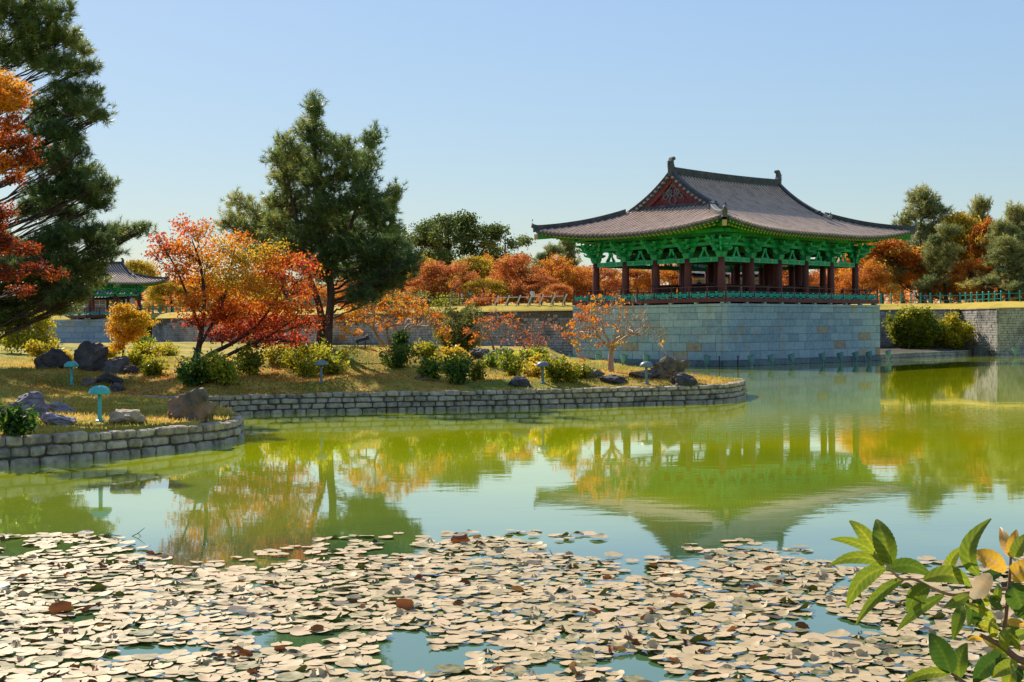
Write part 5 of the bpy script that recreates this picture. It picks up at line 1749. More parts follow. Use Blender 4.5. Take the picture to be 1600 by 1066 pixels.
# ------------------------------------------------------------------ people
def person(label, loc, rz, shirt, legs, hair=(.02, .015, .012), stride=.12, arms=.1, h=1.68):
    k = h / 1.70
    J = {'pel': (0, 0, .93), 'chest': (0, .01, 1.30), 'neck': (0, 0, 1.45), 'head': (0, .015, 1.58), 'top': (0, .01, 1.68),
         'hl': (.09, 0, .90), 'kl': (.10, stride * .5 + .02, .50), 'al': (.10, stride, .08), 'tl': (.11, stride + .15, .04),
         'hr': (-.09, 0, .90), 'kr': (-.10, -stride * .3 + .03, .50), 'ar': (-.10, -stride, .08), 'tr': (-.11, -stride + .15, .04),
         'sl': (.18, 0, 1.39), 'el': (.24, -arms * .3, 1.12), 'wl': (.24, arms, .90), 'fl': (.23, arms + .03, .80),
         'sr': (-.18, 0, 1.39), 'er': (-.24, -arms * .5, 1.12), 'wr': (-.25, arms * .6, .88), 'fr': (-.24, arms * .7, .78)}
    rad = {'pel': .135, 'chest': .15, 'neck': .055, 'head': .095, 'top': .075, 'hl': .10, 'kl': .065, 'al': .045, 'tl': .035, 'hr': .10, 'kr': .065, 'ar': .045, 'tr': .035,
           'sl': .06, 'el': .045, 'wl': .033, 'fl': .028, 'sr': .06, 'er': .045, 'wr': .033, 'fr': .028}
    E = [('pel', 'chest'), ('chest', 'neck'), ('neck', 'head'), ('head', 'top'), ('pel', 'hl'), ('hl', 'kl'), ('kl', 'al'), ('al', 'tl'), ('pel', 'hr'), ('hr', 'kr'), ('kr', 'ar'), ('ar', 'tr'),
         ('chest', 'sl'), ('sl', 'el'), ('el', 'wl'), ('wl', 'fl'), ('chest', 'sr'), ('sr', 'er'), ('er', 'wr'), ('wr', 'fr')]
    names = list(J)
    me = bpy.data.meshes.new('body')
    me.from_pydata([J[n] for n in names], [(names.index(a), names.index(b)) for a, b in E], [])
    o = bpy.data.objects.new('person', me); COL.objects.link(o)
    o.modifiers.new('skin', 'SKIN')
    for i, n in enumerate(names):
        me.skin_vertices[0].data[i].radius = (rad[n], rad[n] * (.72 if n in ('pel', 'chest') else 1))
    me.skin_vertices[0].data[0].use_root = True
    o.modifiers.new('sub', 'SUBSURF').levels = 1
    dg = bpy.context.evaluated_depsgraph_get()
    m2 = bpy.data.meshes.new_from_object(o.evaluated_get(dg))
    bpy.data.objects.remove(o)
    for key, c in (('cloth_top', shirt), ('cloth_legs', legs), ('skin', (.45, .27, .19)), ('hair', hair)):
        nm = key + '_%d_%d_%d' % tuple(int(x * 255) for x in c)
        if nm not in M: M[nm] = surf(nm, [(.3, tuple(x * .8 for x in c)), (.7, c)], 6, .8, .1)
        m2.materials.append(M[nm])
    for p in m2.polygons:
        c = p.center
        p.use_smooth = True
        p.material_index = (3 if (c.y < .045 or c.z > 1.62) else 2) if c.z > 1.47 else (2 if (abs(c.x) > .2 and c.z < .88 and c.z > .72) else (0 if c.z > .92 or abs(c.x) > .2 else 1))
    o = put('person', m2, None, loc, (0, 0, rz), (k, k, k))
    return prop(o, label, 'person', 'visitors on the terrace')


def terr_z(p): return 5.3


person('person in a pale pink top walking behind the right fence', at(1429, 470, 146).xy.to_3d() + Vector((0, 0, 5.3)), 1.2, (.72, .50, .48), (.62, .52, .48))
person('person in dark blue bending over behind the right fence', at(1446, 470, 148).xy.to_3d() + Vector((0, 0, 5.0)), -1.2, (.10, .13, .20), (.05, .06, .10), h=1.5)
person('person in green behind the middle of the terrace fence', at(711, 470, 137).xy.to_3d() + Vector((0, 0, 5.2)), 1.4, (.03, .25, .12), (.06, .06, .08))
person('person in a light blue top right of the one in green', at(722, 470, 138).xy.to_3d() + Vector((0, 0, 5.2)), -1.4, (.35, .45, .55), (.08, .09, .14), h=1.6)
person('person in a dark teal jacket among the terrace walkers', at(734, 470, 137).xy.to_3d() + Vector((0, 0, 5.2)), 1.0, (.04, .16, .18), (.05, .05, .06), h=1.75)
person('person in a white top by the slanted railing', at(832, 470, 126).xy.to_3d() + Vector((0, 0, 5.0)), .6, (.75, .74, .72), (.10, .10, .12))
pp = in_pav(-6.3, -1.9, .42)
person('person in black standing inside the large pavilion', pp, ROT + 2.6, (.015, .015, .018), (.015, .015, .018), h=1.66)


# ------------------------------------------------------------------ fences on the terrace
def fence(label, P, z, spacing, post_m, rail_m, h=1.05, rails=(.95, .55, .2), pw=.13, braces=None, rope=False, name='fence'):
    pth = Path(P)
    t = thing(name, label, 'fence', (P[0][0], P[0][1], z))
    o = np.array([P[0][0], P[0][1]])
    n = int(pth.L / spacing)
    pm = MB(); pm.box((0, 0, h / 2), (pw, pw, h)); pm.box((0, 0, h + .05), (pw * 1.3, pw * 1.3, .10), None, 0, .5)
    pmesh = pm.mesh('post', post_m)
    pts = []
    for q in range(n + 1):
        p, tt = pth(q * spacing)
        pts.append((p, tt))
        put('post', pmesh, t, (p[0] - o[0], p[1] - o[1], 0), (0, 0, math.atan2(tt[1], tt[0])))
        if braces:
            mb = MB()
            mb.beam((-.38, -.12, -.05), (.30, -.10, h * 1.02), .10, .10)
            b_ = mb.build('brace', braces, t)
            b_.location = (p[0] - o[0], p[1] - o[1], 0); b_.rotation_euler = (0, 0, math.atan2(tt[1], tt[0]))
    for rz_ in rails:
        mb = MB()
        for (a, _), (b2, _) in zip(pts[:-1], pts[1:]):
            A = Vector((a[0] - o[0], a[1] - o[1], rz_)); B = Vector((b2[0] - o[0], b2[1] - o[1], rz_))
            if rope:
                mb.tube([tuple(A.lerp(B, f) + Vector((0, -.08, -.16 * math.sin(math.pi * f)))) for f in np.linspace(0, 1, 6)], .035, 5, 0, False)
            else: mb.beam(A, B, .06, .07)
        mb.build('rope' if rope else 'rail', rail_m, t)
    return t


fence('teal post and rail fence on the grassy terrace right of the large pavilion', [a2(1362, 144), a2(1500, 143.5), a2(1570, 136), a2(1760, 134)], 5.26, 1.02, M['teal_post'], M['teal_post'], 1.05, (.85, .35))
fence('teal fence on the terrace right of the small pavilion', [a2(222, 171.5), a2(240, 171), a2(335, 161), a2(520, 138)], 5.22, 1.6, M['teal_post'], M['teal_post'], 1.05, (.9, .5))
fence('dark thin fence on the terrace behind the island trees', [a2(560, 135.5), a2(640, 132.5), a2(775, 127)], 5.1, 1.2, M['black_metal'], M['black_metal'], 1.0, (.9, .5, .1), .06)
fence('railing with slanted pale braces on the wall left of the large pavilion', [a2(776, 126.5), a2(892, 121.5)], 4.75, 1.28, M['black_metal'], M['white_paint'], 1.25, (1.12, .12), .09, M['white_paint'], False, 'railing')
# side landing rail at the left end of the pavilion


# ------------------------------------------------------------------ rocks
def rock_mesh(seed, mat, facets=5, rough=.22):
    bm = bmesh.new()
    bmesh.ops.create_icosphere(bm, subdivisions=4, radius=1.0)
    r = random.Random(seed)
    planes = []
    for q in range(facets + 6):
        n = Vector((r.gauss(0, 1), r.gauss(0, 1), r.gauss(0, 1) * .8)).normalized()
        planes.append((n, r.uniform(.55, .88)))
    off = Vector((seed * 3.7, seed * 1.3, seed * .7))
    for v in bm.verts:
        p = v.co.copy()
        for n, d in planes:
            e = p.dot(n) - d
            if e > 0: p -= n * e * .92
        d1 = noise.noise(p * 1.6 + off) * rough
        d2 = noise.noise(p * 4.5 + off) * rough * .5 + noise.noise(p * 11 + off) * rough * .26
        d3 = -abs(noise.noise(p * 2.6 - off)) * rough * .5
        v.co = p * (1 + d1 + d2 + d3)
    me = bpy.data.meshes.new('rock')
    bm.to_mesh(me); bm.free()
    zs = [v.co.z for v in me.vertices]; xs_ = [v.co.x for v in me.vertices]
    sx = 2 / (max(xs_) - min(xs_)); sz = 2 / (max(zs) - min(zs))
    cx = (max(xs_) + min(xs_)) / 2; cz = (max(zs) + min(zs)) / 2
    me.transform(Matrix.Diagonal((sx, sx, sz, 1)) @ Matrix.Translation((-cx, 0, -cz)))
    me.materials.append(mat)
    me.polygons.foreach_set('use_smooth', [False] * len(me.polygons))
    return me


def rock(label, px, py, w, h, mat, seed, tilt=0.0, Y=None, facets=5, sink=.27, dep=.8, rough=.27):
    if Y is None: g = ground_hit(px, py)
    else: g = at(px, py, Y)
    k = g.y / F
    W, H = w * k, h * k
    o = put('rock', rock_mesh(seed, M[mat], facets, rough), None, (g.x, g.y + W * dep * .3, g.z + H * (.5 - sink)), (0, tilt, 0), (W / 2, W / 2 * dep, H / 2 * (1 + sink)))
    return prop(o, label, 'rock')


for row in [
    ('large squarish gray-brown boulder tilted on the tip of the spit', 295, 657, 84, 56, 'rock_gray', 3, -.12, None, 7),
    ('tan pointed rock on the lawn right of the teal lamp', 197, 663, 56, 27, 'rock_tan', 5, .1),
    ('flat purplish rock lying left of the teal lamp', 84, 664, 62, 19, 'rock_slate', 8, .16),
    ('dark slate rock leaning behind the flat purplish rock', 50, 652, 62, 46, 'rock_slate', 12, .35),
    ('long low slate rock beside the leaning slate rock', 92, 646, 56, 20, 'rock_slate', 14, .2),
    ('gray rock at the very left edge of the spit', 14, 662, 46, 38, 'rock_gray', 17, -.1),
    ('rounded black boulder left of the pointed one', 77, 577, 60, 40, 'rock_dark', 19, 0),
    ('tall pointed black boulder in the shade', 137, 580, 58, 54, 'rock_dark', 23, .1, None, 8),
    ('black boulder right of the pointed one', 178, 583, 46, 32, 'rock_dark', 27, .1),
    ('small low black rock right of the boulder group', 204, 584, 32, 16, 'rock_dark', 29, .1),
    ('rubble rock below the black boulders', 168, 600, 44, 20, 'rock_dark', 31, .1),
    ('pale flecked rubble rock left of the slope lamp', 136, 602, 26, 14, 'rock_gray', 33, 0),
    ('lower rubble rock under the black boulders', 182, 612, 26, 16, 'rock_dark', 35, 0),
    ('big craggy brown rock near the island tip', 1050, 594, 64, 44, 'rock_gray', 41, -.15, None, 4, .2, .8, .4),
    ('dark blocky rock in front of the craggy rock', 1070, 604, 42, 24, 'rock_dark', 43, 0),
    ('low rock left of the craggy rock', 1010, 592, 56, 16, 'rock_gray', 45, .05),
    ('flat dark slab of rock below the bare-branched tree', 959, 599, 46, 15, 'rock_dark', 47, .05),
    ('rounded gray rock left of the bare-branched tree', 921, 590, 50, 21, 'rock_gray', 49, .05),
    ('pale low rock behind the rounded gray rock', 896, 582, 36, 14, 'rock_gray', 51, .05),
    ('dark rock on the lawn under the yellow-green bush', 813, 605, 40, 19, 'rock_dark', 53, .05),
    ('small flat rock by the dark low bush', 662, 594, 30, 11, 'rock_gray', 55, .05),
    ('dark boulder behind the bare gray tree', 750, 561, 36, 20, 'rock_dark', 57, .05),
    ('pale boulder right behind the bare gray tree', 786, 560, 44, 20, 'rock_gray', 59, .05),
    ('square dark rock among the rubble behind the lawn', 816, 557, 18, 14, 'rock_dark', 61, 0),
    ('tan rubble rock near the corner of the pond wall', 866, 568, 44, 16, 'rock_tan', 63, .05),
    ('dark rubble rock by the small green shrub', 842, 572, 26, 16, 'rock_dark', 65, .05),
]:
    rock(*row)


# ------------------------------------------------------------------ lamps
def mushroom(label, px, py, top, mat, group='mushroom lamps on the lawns', Y=None):
    g = ground_hit(px, py)
    H = (py - top) * g.y / F
    t = thing('garden_lamp', label, 'lamp', tuple(g), 0, group)
    mb = MB(); mb.lathe([(.07, -.05), (.055, .06), (.05, H * .5), (.048, H * .82), (0, H * .82)], 12); mb.build('post', M[mat], t, True)
    r = .32 * H * .95
    hh = H * .24
    mb = MB(); mb.lathe([(r * .12, H * .80), (r * .9, H - hh * 1.02), (r, H - hh), (r * .98, H - hh * .8), (r * .85, H - hh * .42), (r * .6, H - hh * .14), (r * .3, H - hh * .02), (0, H)], 20)
    mb.build('shade', M[mat], t, True)
    mb = MB(); mb.lathe([(.11, -.03), (.11, .03), (.06, .05)], 12); mb.build('base_plate', M[mat], t)
    return t


mushroom('bright teal mushroom lamp on the near spit', 156, 659, 603, 'lamp_teal')
mushroom('teal mushroom lamp on the shaded slope below the black boulders', 112, 602, 565, 'lamp_teal')
mushroom('gray mushroom lamp below the bushes of the tall pine', 502, 598, 563, 'lamp_gray')
mushroom('gray mushroom lamp right of the yellow-green bush', 848, 599, 565, 'lamp_gray')
mushroom('gray mushroom lamp in front of the low rock near the island tip', 1010, 600, 565, 'lamp_gray')

# ground floodlight on the mound
g = ground_hit(565, 544)
t = thing('floodlight', 'black angled floodlight standing on the mound right of the tall pine', 'floodlight', tuple(g), .2)
mb = MB(); mb.box((0, 0, .36), (.62, .40, .14), Matrix.Rotation(-.28, 3, 'Y'), 0, .8); mb.box((.25, 0, .46), (.12, .44, .2), Matrix.Rotation(-.28, 3, 'Y')); mb.build('housing', M['black_metal'], t)
for x in (-.17, .17):
    mb = MB(); mb.beam((x, 0, -.05), (x * .9, 0, .32), .05, .05); mb.beam((x, -.15, 0), (x, .15, 0), .05, .04); mb.build('leg', M['black_metal'], t)

# floodlights on posts in the water along the platform
ux, uy = Vector((math.cos(ROT), math.sin(ROT), 0)), Vector((-math.sin(ROT), math.cos(ROT), 0))
P0 = Vector((C0[0], C0[1], 0))


def flood_proto():
    t = thing('floodlight', 'x', 'floodlight', (0, 0, 0), 0, 'floodlights on posts along the granite platform')
    mb = MB(); mb.tube([(0, 0, -.5), (0, 0, .30)], .05, 8); mb.build('post', M['flood_teal'], t, True)
    mb = MB(); mb.tube([(0, -.02, .22), (0, .0, .36), (0, .06, .62), (0, .10, .80)], [.09, .17, .25, .27], 14); hd = mb.build('head', M['flood_teal'], t, True)
    mb = MB(); mb.tube([(0, .10, .80), (0, .11, .83)], [.285, .285], 14); mb.build('rim', M['lamp_gray'], hd, True)
    mb = MB(); mb.beam((-.27, 0, .52), (0, 0, .22), .05, .03); mb.beam((.27, 0, .52), (0, 0, .22), .05, .03); mb.build('yoke', M['flood_teal'], t)
    return t


fp = flood_proto()
spots = []
for px, lab in ((1175, 'first floodlight right of the platform corner'), (1206, 'second floodlight right of the platform corner'), (1238, 'third floodlight right of the platform corner'), (1286, 'fourth floodlight right of the platform corner'), (1314, 'floodlight third from the right end of the platform front'), (1338, 'floodlight second from the right end of the platform front'), (1359, 'floodlight at the right end of the platform front')):
    d = ray(px, 560); s = None
    # meet the line two metres in front of the front face
    A = P0 - uy * 1.9
    t_ = (A.x * d.y - A.y * d.x) / (ux.y * d.x - ux.x * d.y)
    spots.append((A + ux * t_, ROT, lab))
for px, lab in ((1104, 'floodlight left of the platform corner'), (1009, 'floodlight behind the low rock left of the craggy rock'), (974, 'pale floodlight right of the bare-branched tree trunk'), (934, 'pale floodlight left of the bare-branched tree trunk'), (893, 'floodlight at the left end of the platform')):
    d = ray(px, 560)
    A = P0 - ux * 1.7
    t_ = (A.x * d.y - A.y * d.x) / (uy.y * d.x - uy.x * d.y)
    spots.append((A + uy * t_, ROT - math.pi / 2, lab))
p = at(1389, 555, 118); spots.append((Vector((p.x, p.y, 0)), ROT, 'floodlight in the water below the ledge right of the platform'))
p = at(1587, 550, 127); spots.append((Vector((p.x, p.y, 0)), 0, 'floodlight at the right edge beyond the sunlit wall corner'))
for i, (p, rz, lab) in enumerate(spots):
    o = fp if i == 0 else copy_tree(fp)
    o.location = p; o.rotation_euler = (0, 0, rz); o['label'] = 'teal ' + lab if not lab.startswith('pale') else lab
for i, px in enumerate((1153, 1124)):
    A = P0 - (uy if px > 1137 else ux) * .5
    d = ray(px, 560); w_ = ux if px > 1137 else uy
    t_ = (A.x * d.y - A.y * d.x) / (w_.y * d.x - w_.x * d.y)
    mb = MB(); mb.tube([(0, 0, -.5), (0, 0, .75)], .05, 8); mb.box((0, 0, .78), (.12, .12, .06))
    o = mb.build('mooring_post', M['black_metal'], None, False, None, A + w_ * t_)
    prop(o, 'thin black post in the water just %s the platform corner' % ('right of' if px > 1137 else 'left of'), 'post')

# ------------------------------------------------------------------ grass blades and fallen leaves on the lawns
N = 60000
gx_ = np.concatenate([rng.uniform(-17, -4.5, N // 3), rng.uniform(-26, 10, 2 * N // 3)])
gy_ = np.concatenate([rng.uniform(29, 47, N // 3), rng.uniform(46, 68, 2 * N // 3)])
gz_ = height(gx_, gy_)
k_ = gz_ > 0
B = np.stack([gx_, gy_, gz_ - .01], 1)[k_]
n = len(B)
hh = rng.uniform(.05, .15, n)[:, None]
lean = rng.normal(size=(n, 3)) * .5; lean[:, 2] = 1
W = unit(np.cross(lean, rng.normal(size=(n, 3)))) * .018
V = np.stack([B - W, B + W, B + unit(lean) * hh], 1).reshape(-1, 3)
mb = MB()
pn = np.array([noise.noise(Vector((x * .35, y * .35, 0))) for x, y in B[:, :2]])
mb.add(V, np.arange(3 * n).reshape(n, 3), np.repeat(np.clip(.55 + pn * .6, 0, 1), 3))
prop(mb.build('grass', M['grass_blade']), 'short dry grass blades on the spit and island', 'grass', kind='stuff')
N = 9000
C = np.stack([rng.normal(-12.0, 4.5, N), rng.normal(51.5, 3, N), np.zeros(N)], 1)
C2 = np.stack([rng.uniform(-10, 9, N // 2), rng.uniform(51, 62, N // 2), np.zeros(N // 2)], 1)
C3 = np.stack([rng.uniform(-16, -5.5, 900), rng.uniform(30, 40, 900), np.zeros(900)], 1)
C = np.vstack([C, C2, C3]); C[:, 2] = height(C[:, 0], C[:, 1]) + .03
C = C[C[:, 2] > 0]
mb = MB(); add_leaves(mb, C, rng.uniform(.1, .8, len(C)), .09, 2.5)
prop(mb.build('fallen_leaves', M['autumn_rust']), 'fallen orange leaves scattered on the lawns', 'leaves', kind='stuff')

# ------------------------------------------------------------------ lily pads
M['lily_pad'] = leafmat('lily_pad', [(0.0, (.07, .05, .025)), (0.08, (.13, .13, .035)), (0.2, (.29, .235, .105)), (0.42, (.45, .335, .175)), (0.75, (.52, .39, .215)), (1.0, (.54, .38, .225))], .10, .6, .5, .3, under=(.10, .115, .022), mottle=(16, .5))
M['dead_leaf'] = leafmat('dead_leaf', [(0.0, (.04, .022, .012)), (0.4, (.12, .05, .02)), (0.7, (.26, .09, .03)), (1.0, (.32, .20, .06))], .2, .6, .3, .3)


def pad_geo(r, curl, seed):
    """unit pad: notched disc with an uneven, partly curled rim"""
    q = np.random.default_rng(seed)
    n = 18
    a = np.linspace(.14, 2 * np.pi - .14, n)
    ph = q.uniform(0, 6.28, 4)
    rad = 1 + .06 * np.sin(3 * a + ph[0]) + .04 * np.sin(7 * a + ph[1]) + q.normal(size=n) * .02
    rad[0] *= .93; rad[-1] *= .93
    c0 = q.uniform(0, 6.28)
    lift = curl * np.maximum(0, np.cos(a - c0)) ** 3 + .035 * np.sin(4 * a + ph[2]) * .6 + .03
    mid = .62
    ring1 = np.stack([mid * rad * np.cos(a), mid * rad * np.sin(a), .018 * np.sin(3 * a + ph[3]) + .02], 1)
    pull = 1 - .35 * curl * np.maximum(0, np.cos(a - c0)) ** 3
    ring2 = np.stack([rad * pull * np.cos(a), rad * pull * np.sin(a), lift], 1)
    V = np.vstack([[[0, 0, .01]], ring1, ring2])
    F3 = [(0, 1 + i, 2 + i) for i in range(n - 1)]
    F4 = [(1 + i, 1 + n + i, 2 + n + i, 2 + i) for i in range(n - 1)]
    return V, F3, F4


PADG = [pad_geo(1, [0, .06, .16, .02, .30, .06, .6, .03, .10, .04][i % 10], 300 + i) for i in range(30)]
PADM = []
for i, (V, F3, F4) in enumerate(PADG):
    mb = MB(); tn = rng.uniform(.35, .85) if i % 7 else rng.uniform(.0, .2)
    mb.add(V, F3, tn); mb.add(V, F4, tn)
    me = mb.mesh('lily_pad', M['lily_pad'], True)
    bm = bmesh.new(); bm.from_mesh(me); bmesh.ops.remove_doubles(bm, verts=bm.verts, dist=1e-5); bm.to_mesh(me); bm.free()
    PADM.append(me)
BX = [-400, 0, 130, 180, 260, 330, 400, 480, 560, 700, 850, 950, 966, 1000, 1050, 1150, 1230, 1300, 1600, 2000]
BY = [828, 828, 830, 852, 886, 893, 878, 862, 850, 840, 842, 855, 905, 884, 866, 860, 866, 882, 886, 890]
cand = []
grid = {}
r_ = np.random.default_rng(77)
tries = 0
while tries < 60000 and len(cand) < 3200:
    tries += 1
    Y = r_.uniform(9.0, 20.2)
    X = r_.uniform(-.45, .45) * Y
    px, py = proj((X, Y, 0))
    if py > 1120: continue
    yb = np.interp(px, BX, BY) + 10 * noise.noise(Vector((X * .9, Y * .6, 3)))
    edge = py - yb
    if edge < 0 and not (edge > -14 and r_.random() < .05): continue
    hole = noise.noise(Vector((X * .8, Y * .62, 0))) + .6 * noise.noise(Vector((X * 2.3, Y * 1.6, 7)))
    lim = .47 - .55 * math.exp(-max(edge, 0) / 26) if edge > 0 else .6
    if hole > lim: continue
    if abs(px - 420) < 260 and py > 985 and hole > .12: continue
    R_ = r_.uniform(.07, .138)
    ok = True
    ci, cj = int(X / .3), int(Y / .3)
    for a_ in (-1, 0, 1):
        for b2 in (-1, 0, 1):
            for (x2, y2, r2) in grid.get((ci + a_, cj + b2), ()):
                if (x2 - X) ** 2 + (y2 - Y) ** 2 < (.69 * (R_ + r2)) ** 2: ok = False
    if not ok: continue
    grid.setdefault((ci, cj), []).append((X, Y, R_))
    cand.append((X, Y, R_, px, py))
print('PADS', len(cand))
vis = [c for c in cand if -30 < c[3] < 1630 and c[4] < 1075]
vis.sort(key=lambda c: -c[2] ** 2 / c[1] ** 3)
big = set(id(c) for c in vis[:300])
rest = MB()
for c in cand:
    X, Y, R_ = c[:3]
    i = int(r_.integers(0, 30))
    tilt = (r_.normal() * .05, r_.normal() * .05, r_.uniform(0, 6.28))
    z = .008 + r_.uniform(0, .022)
    if id(c) in big:
        o = put('lily_pad', PADM[i], None, (X, Y, z), tilt, (R_, R_, R_))
        if i % 7 == 0: prop(o, 'olive brown withered lily pad among the pale tan ones', 'lily pad', 'withered lily pads on the near water')
        elif i % 10 in (4, 6): prop(o, 'tan lily pad with one edge curled up off the water', 'lily pad', 'curled lily pads on the near water')
        else: prop(o, 'pale tan lily pad floating flat among many alike on the near water', 'lily pad', 'flat lily pads on the near water')
    else:
        V, F3, F4 = PADG[i]
        Mx = np.array((Matrix.Rotation(tilt[2], 3, 'Z') @ Matrix.Rotation(tilt[0], 3, 'X') @ Matrix.Rotation(tilt[1], 3, 'Y')))
        W_ = (V * R_) @ Mx.T + np.array([X, Y, z])
        tn = float(r_.uniform(.35, .85)) if r_.random() > .13 else float(r_.uniform(0, .25))
        # one island per pad
        n0 = rest.n
        rest.v.append(W_.astype(np.float32)); rest.t.append(np.full(len(W_), tn, np.float32)); rest.n += len(W_)
        for ff in (F3, F4):
            ff = np.asarray(ff, np.int32); rest.f.append(ff + n0); rest.m.append(np.zeros(len(ff), np.int32))
prop(rest.build('lily_pads', M['lily_pad'], smooth=True), 'the many smaller-looking lily pads covering the near water', 'lily pads', kind='stuff')


def curl_mesh(seed):
    q = np.random.default_rng(seed)
    nu, nv = 7, 6
    u = np.linspace(-1, 1, nu); v = np.linspace(-1, 1, nv)
    rollr = q.uniform(.35, .8)
    G = []
    for a in u:
        row = []
        for b2 in v:
            wv = b2 * (1 - .55 * a * a)
            an = wv / rollr
            row.append((a + q.normal() * .05, rollr * math.sin(an) + q.normal() * .04, rollr * (1 - math.cos(an)) * .9 + .12 * a * a + q.normal() * .04 + .05))
        G.append(row)
    mb = MB(); mb.grid(G, tone=q.uniform(.1, .95))
    return mb.mesh('dead_leaf', M['dead_leaf'], True)


CURL = [curl_mesh(500 + i) for i in range(10)]
kinds = ['curled brown dead leaf lying among the lily pads', 'curled rust red dead leaf lying among the lily pads']
for q in range(90):
    c = vis[int(r_.integers(0, len(vis)))]
    i = int(r_.integers(0, 10))
    s = r_.uniform(.035, .08)
    o = put('dead_leaf', CURL[i], None, (c[0] + r_.normal() * .08, c[1] + r_.normal() * .08, .025), (r_.normal() * .25, r_.normal() * .25, r_.uniform(0, 6.28)), (s, s, s))
    prop(o, 'curled brown dead leaf lying among the lily pads', 'dead leaf', 'dead leaves among the lily pads')
for lab, px, py, sc in (('dark clump of rotting leaves standing up beyond the pads', 718, 852, .14), ('dark green upturned pad leaf at the left', 96, 962, .12), ('large rust brown curled leaf at the bottom of the pads', 893, 1058, .12), ('reddish brown curled leaf in the middle of the left pads', 632, 955, .10)):
    p = on_z(px, py)
    o = put('dead_leaf', CURL[(px // 7) % 10], None, (p.x, p.y, .05), (.9, .2, px * .1), (sc, sc, sc))
    prop(o, lab, 'dead leaf')
# a thin twig sticking out of the water
p = on_z(215, 838)
mb = MB(); mb.tube([(-.12, 0, -.02), (0, .02, .04), (.10, .03, .12)], [.006, .006, .003], 5); mb.tube([(0, .02, .04), (.09, -.03, -.03)], [.005, .003], 5); mb.tube([(-.5, .05, .01), (-.35, .0, .02), (-.2, .03, -.01)], [.006, .006, .004], 5)
prop(mb.build('twig', M['twig_brown'], None, False, None, p), 'thin forked twig poking out of the open water left of the pads', 'twig')

# ------------------------------------------------------------------ leafy shrub in the near right corner
M['near_leaf'] = leafmat('near_leaf', [(0.0, (.018, .045, .012)), (0.25, (.04, .085, .012)), (0.5, (.105, .155, .014)), (0.68, (.24, .27, .022)), (0.8, (.50, .34, .03)), (0.9, (.50, .24, .03)), (1.0, (.40, .33, .22))], .5, .42, .06, .4, 1.35, mottle=(45, .12))
YS = 3.1
Z6 = lambda X, Y: (1260 + X / 3.726, 780 + Y / 3.726)
foot = Vector((at(1640, 1066, YS).x, YS + .15, 1.33))
bush = thing('leafy_shrub', 'leafy shrub with large backlit leaves reaching in from the near right corner', 'shrub', tuple(foot))


def near_leaf(b_, m_, t_, w, tone, dy=0.0, fold=.35, tilt=0.0, dt=0.0):
    A = at(*Z6(*b_), YS + dy); Bm = at(*Z6(*m_), YS + dy + dt * .5 - .02); T_ = at(*Z6(*t_), YS + dy + dt)
    ctl = Bm * 2 - (A + T_) / 2
    W = w / 3.726 * YS / F / 2
    rows = []
    tn = []
    nl, nw_ = 26, 8
    for i in range(nl + 1):
        s = i / nl
        p = A * (1 - s) ** 2 + ctl * 2 * s * (1 - s) + T_ * s * s
        d = (A * (2 * s - 2) + ctl * (2 - 4 * s) + T_ * 2 * s).normalized()
        view = (p - Vector((0, 0, CAMZ))).normalized()
        sd = d.cross(view).normalized()
        sd = (sd * math.cos(tilt) + view * math.sin(tilt)).normalized()
        nr = sd.cross(d).normalized()
        if nr.dot(view) > 0: nr = -nr
        wd = W * (math.sin(math.pi * min(1, s * .96 + .02) ** .82) ** .85)
        row = []
        for j in range(nw_ + 1):
            x = (j / nw_ - .5) * 2
            edge = 1 + (.06 if (i % 2 and abs(x) == 1) else 0)
            row.append(p + sd * x * wd * edge + nr * abs(x) * wd * fold + nr * math.sin(s * 9 + x * 2) * wd * .05 + nr * wd * .03 * math.sin(2 * math.pi * (s * 8 - abs(x) * 1.1)))
            tn.append(tone + (.13 if j == nw_ // 2 else 0) + .05 * math.sin(2 * math.pi * (s * 8 - abs(x) * 1.1)) + rng.normal() * .012 + (.10 * rng.random() ** 3 if abs(x) == 1 else 0))
        rows.append(row)
    mb = MB()
    V = np.array([[tuple(p) for p in r] for r in rows])
    mb.grid(V, tone=np.clip(tn, 0, 1))
    return mb.build('leaf', M['near_leaf'], bush, True, off=foot)


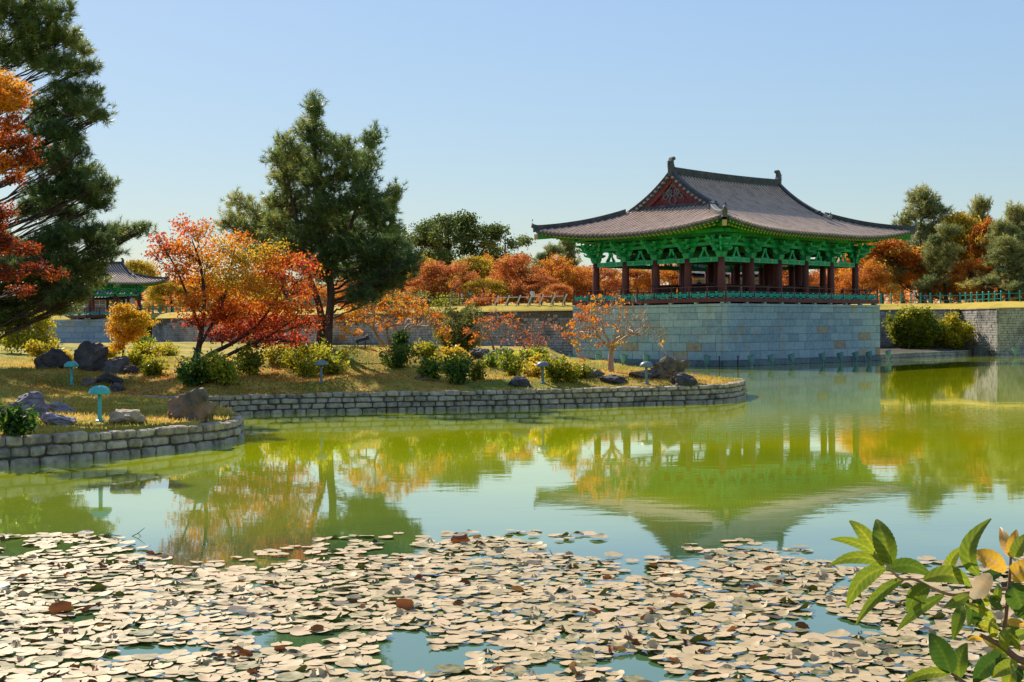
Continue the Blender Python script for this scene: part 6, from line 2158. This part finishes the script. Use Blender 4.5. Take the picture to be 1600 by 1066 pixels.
LV = [((455, 382), (300, 338), (135, 386), 74, .56), ((402, 322), (285, 252), (140, 234), 55, .56), ((408, 328), (345, 215), (250, 126), 88, .58), ((490, 376), (455, 240), (407, 118), 128, .50), ((462, 402), (325, 470), (237, 632), 100, .54), ((570, 465), (420, 560), (285, 737), 66, .52),
      ((462, 412), (600, 385), (728, 452), 92, .34), ((682, 470), (840, 440), (955, 508), 98, .56), ((716, 512), (640, 560), (588, 657), 104, .46), ((800, 560), (655, 645), (525, 768), 62, .48), ((1005, 440), (945, 285), (1076, 114), 92, .52), ((835, 420), (848, 345), (922, 274), 62, .6), ((800, 420), (820, 370), (890, 290), 40, .98),
      ((1158, 424), (1060, 345), (962, 324), 104, .84), ((1185, 335), (1160, 250), (1128, 163), 66, .93), ((1195, 342), (1205, 260), (1224, 178), 72, .83), ((1198, 445), (1240, 420), (1330, 330), 112, .83), ((1212, 335), (1240, 280), (1300, 190), 80, .56), ((1075, 440), (1010, 520), (960, 640), 104, 1.0), ((1135, 430), (1065, 445), (1000, 466), 62, .12),
      ((1190, 500), (1235, 580), (1285, 715), 140, .28), ((905, 620), (885, 705), (853, 818), 74, .46), ((950, 560), (880, 590), (800, 632), 56, .55), ((960, 585), (900, 600), (830, 640), 50, .3), ((840, 1010), (790, 890), (716, 784), 142, .2), ((892, 1042), (890, 940), (936, 838), 102, .46), ((838, 1014), (700, 1015), (560, 1075), 64, .58), ((1155, 925), (1050, 970), (975, 1080), 120, .2),
      ((1070, 610), (1050, 560), (1060, 495), 46, .66), ((1080, 640), (1110, 560), (1115, 490), 52, .52), ((1060, 620), (1020, 590), (975, 560), 40, .62), ((1090, 690), (1010, 640), (915, 608), 46, .64), ((1100, 700), (1060, 690), (1015, 600), 60, .62), ((1120, 740), (1050, 740), (960, 712), 60, .66), ((1095, 810), (1085, 750), (1090, 690), 60, .64), ((1180, 600), (1195, 545), (1225, 510), 46, .62),
      ((1135, 830), (1090, 850), (1020, 800), 40, .7), ((1030, 820), (980, 808), (935, 828), 30, .82), ((1165, 860), (1200, 820), (1240, 890), 70, .56), ((1200, 800), (1240, 790), (1300, 760), 70, .56), ((1170, 720), (1220, 720), (1290, 745), 46, .84), ((1180, 900), (1120, 900), (1060, 925), 70, .48), ((1190, 930), (1130, 980), (1090, 1000), 90, .6), ((1230, 960), (1150, 985), (1080, 1040), 80, .58), ((1240, 985), (1200, 1030), (1140, 1090), 100, .25), ((1250, 960), (1290, 1000), (1300, 1090), 110, .5), ((1210, 1000), (1180, 1050), (1190, 1110), 80, .6), ((1170, 880), (1150, 800), (1190, 750), 56, .6), ((980, 570), (1000, 640), (985, 740), 74, .22), ((930, 590), (960, 660), (940, 740), 60, .28), ((1220, 640), (1260, 660), (1320, 640), 70, .5), ((1080, 560), (1100, 610), (1150, 640), 50, .4), ((1140, 700), (1180, 760), (1200, 840), 64, .45)]
for i, l in enumerate(LV):
    near_leaf(*l, dy=rng.uniform(-.08, .10), fold=rng.uniform(.12, .4), tilt=rng.uniform(-.35, .35), dt=rng.uniform(-.04, .04))


def stem(pts, r0, r1, mat='twig_brown', dy=0.0):
    P = cat_rom3([tuple(at(*Z6(*p[:2]), YS + dy + (p[2] if len(p) > 2 else 0))) for p in pts], 4)
    mb = MB(); mb.tube(P, np.linspace(r0, r1, len(P)), 7)
    mb.build('branch', M[mat], bush, True, off=foot)


stem([(1640, 1900, .1), (1500, 1300, .08), (1330, 990), (1220, 925), (1150, 865), (1080, 825), (1010, 790)], .012, .0045)
stem([(1150, 865), (1150, 790), (1160, 690), (1172, 580), (1182, 470), (1190, 335)], .006, .003)
stem([(1330, 500, .03), (1180, 520, .02), (950, 545), (850, 558), (745, 525), (630, 468), (545, 462), (470, 385), (402, 322)], .0048, .0022, 'bark_tan')
stem([(1300, 1500, .05), (1100, 1200, .02), (905, 1058), (840, 1012)], .006, .003)
stem([(1330, 990), (1240, 980), (1190, 935)], .006, .004)
stem([(1172, 620), (1120, 640), (1075, 625)], .003, .002)
stem([(1380, 1030, .05), (1290, 800, .03), (1330, 500, .03)], .006, .004)

# ------------------------------------------------------------------ stones of the platform edge steps and the like are complete
tri = sum(len(o.data.polygons) for o in scene.objects if o.type == 'MESH')
print('OBJECTS', len(scene.objects), 'POLYS', tri)
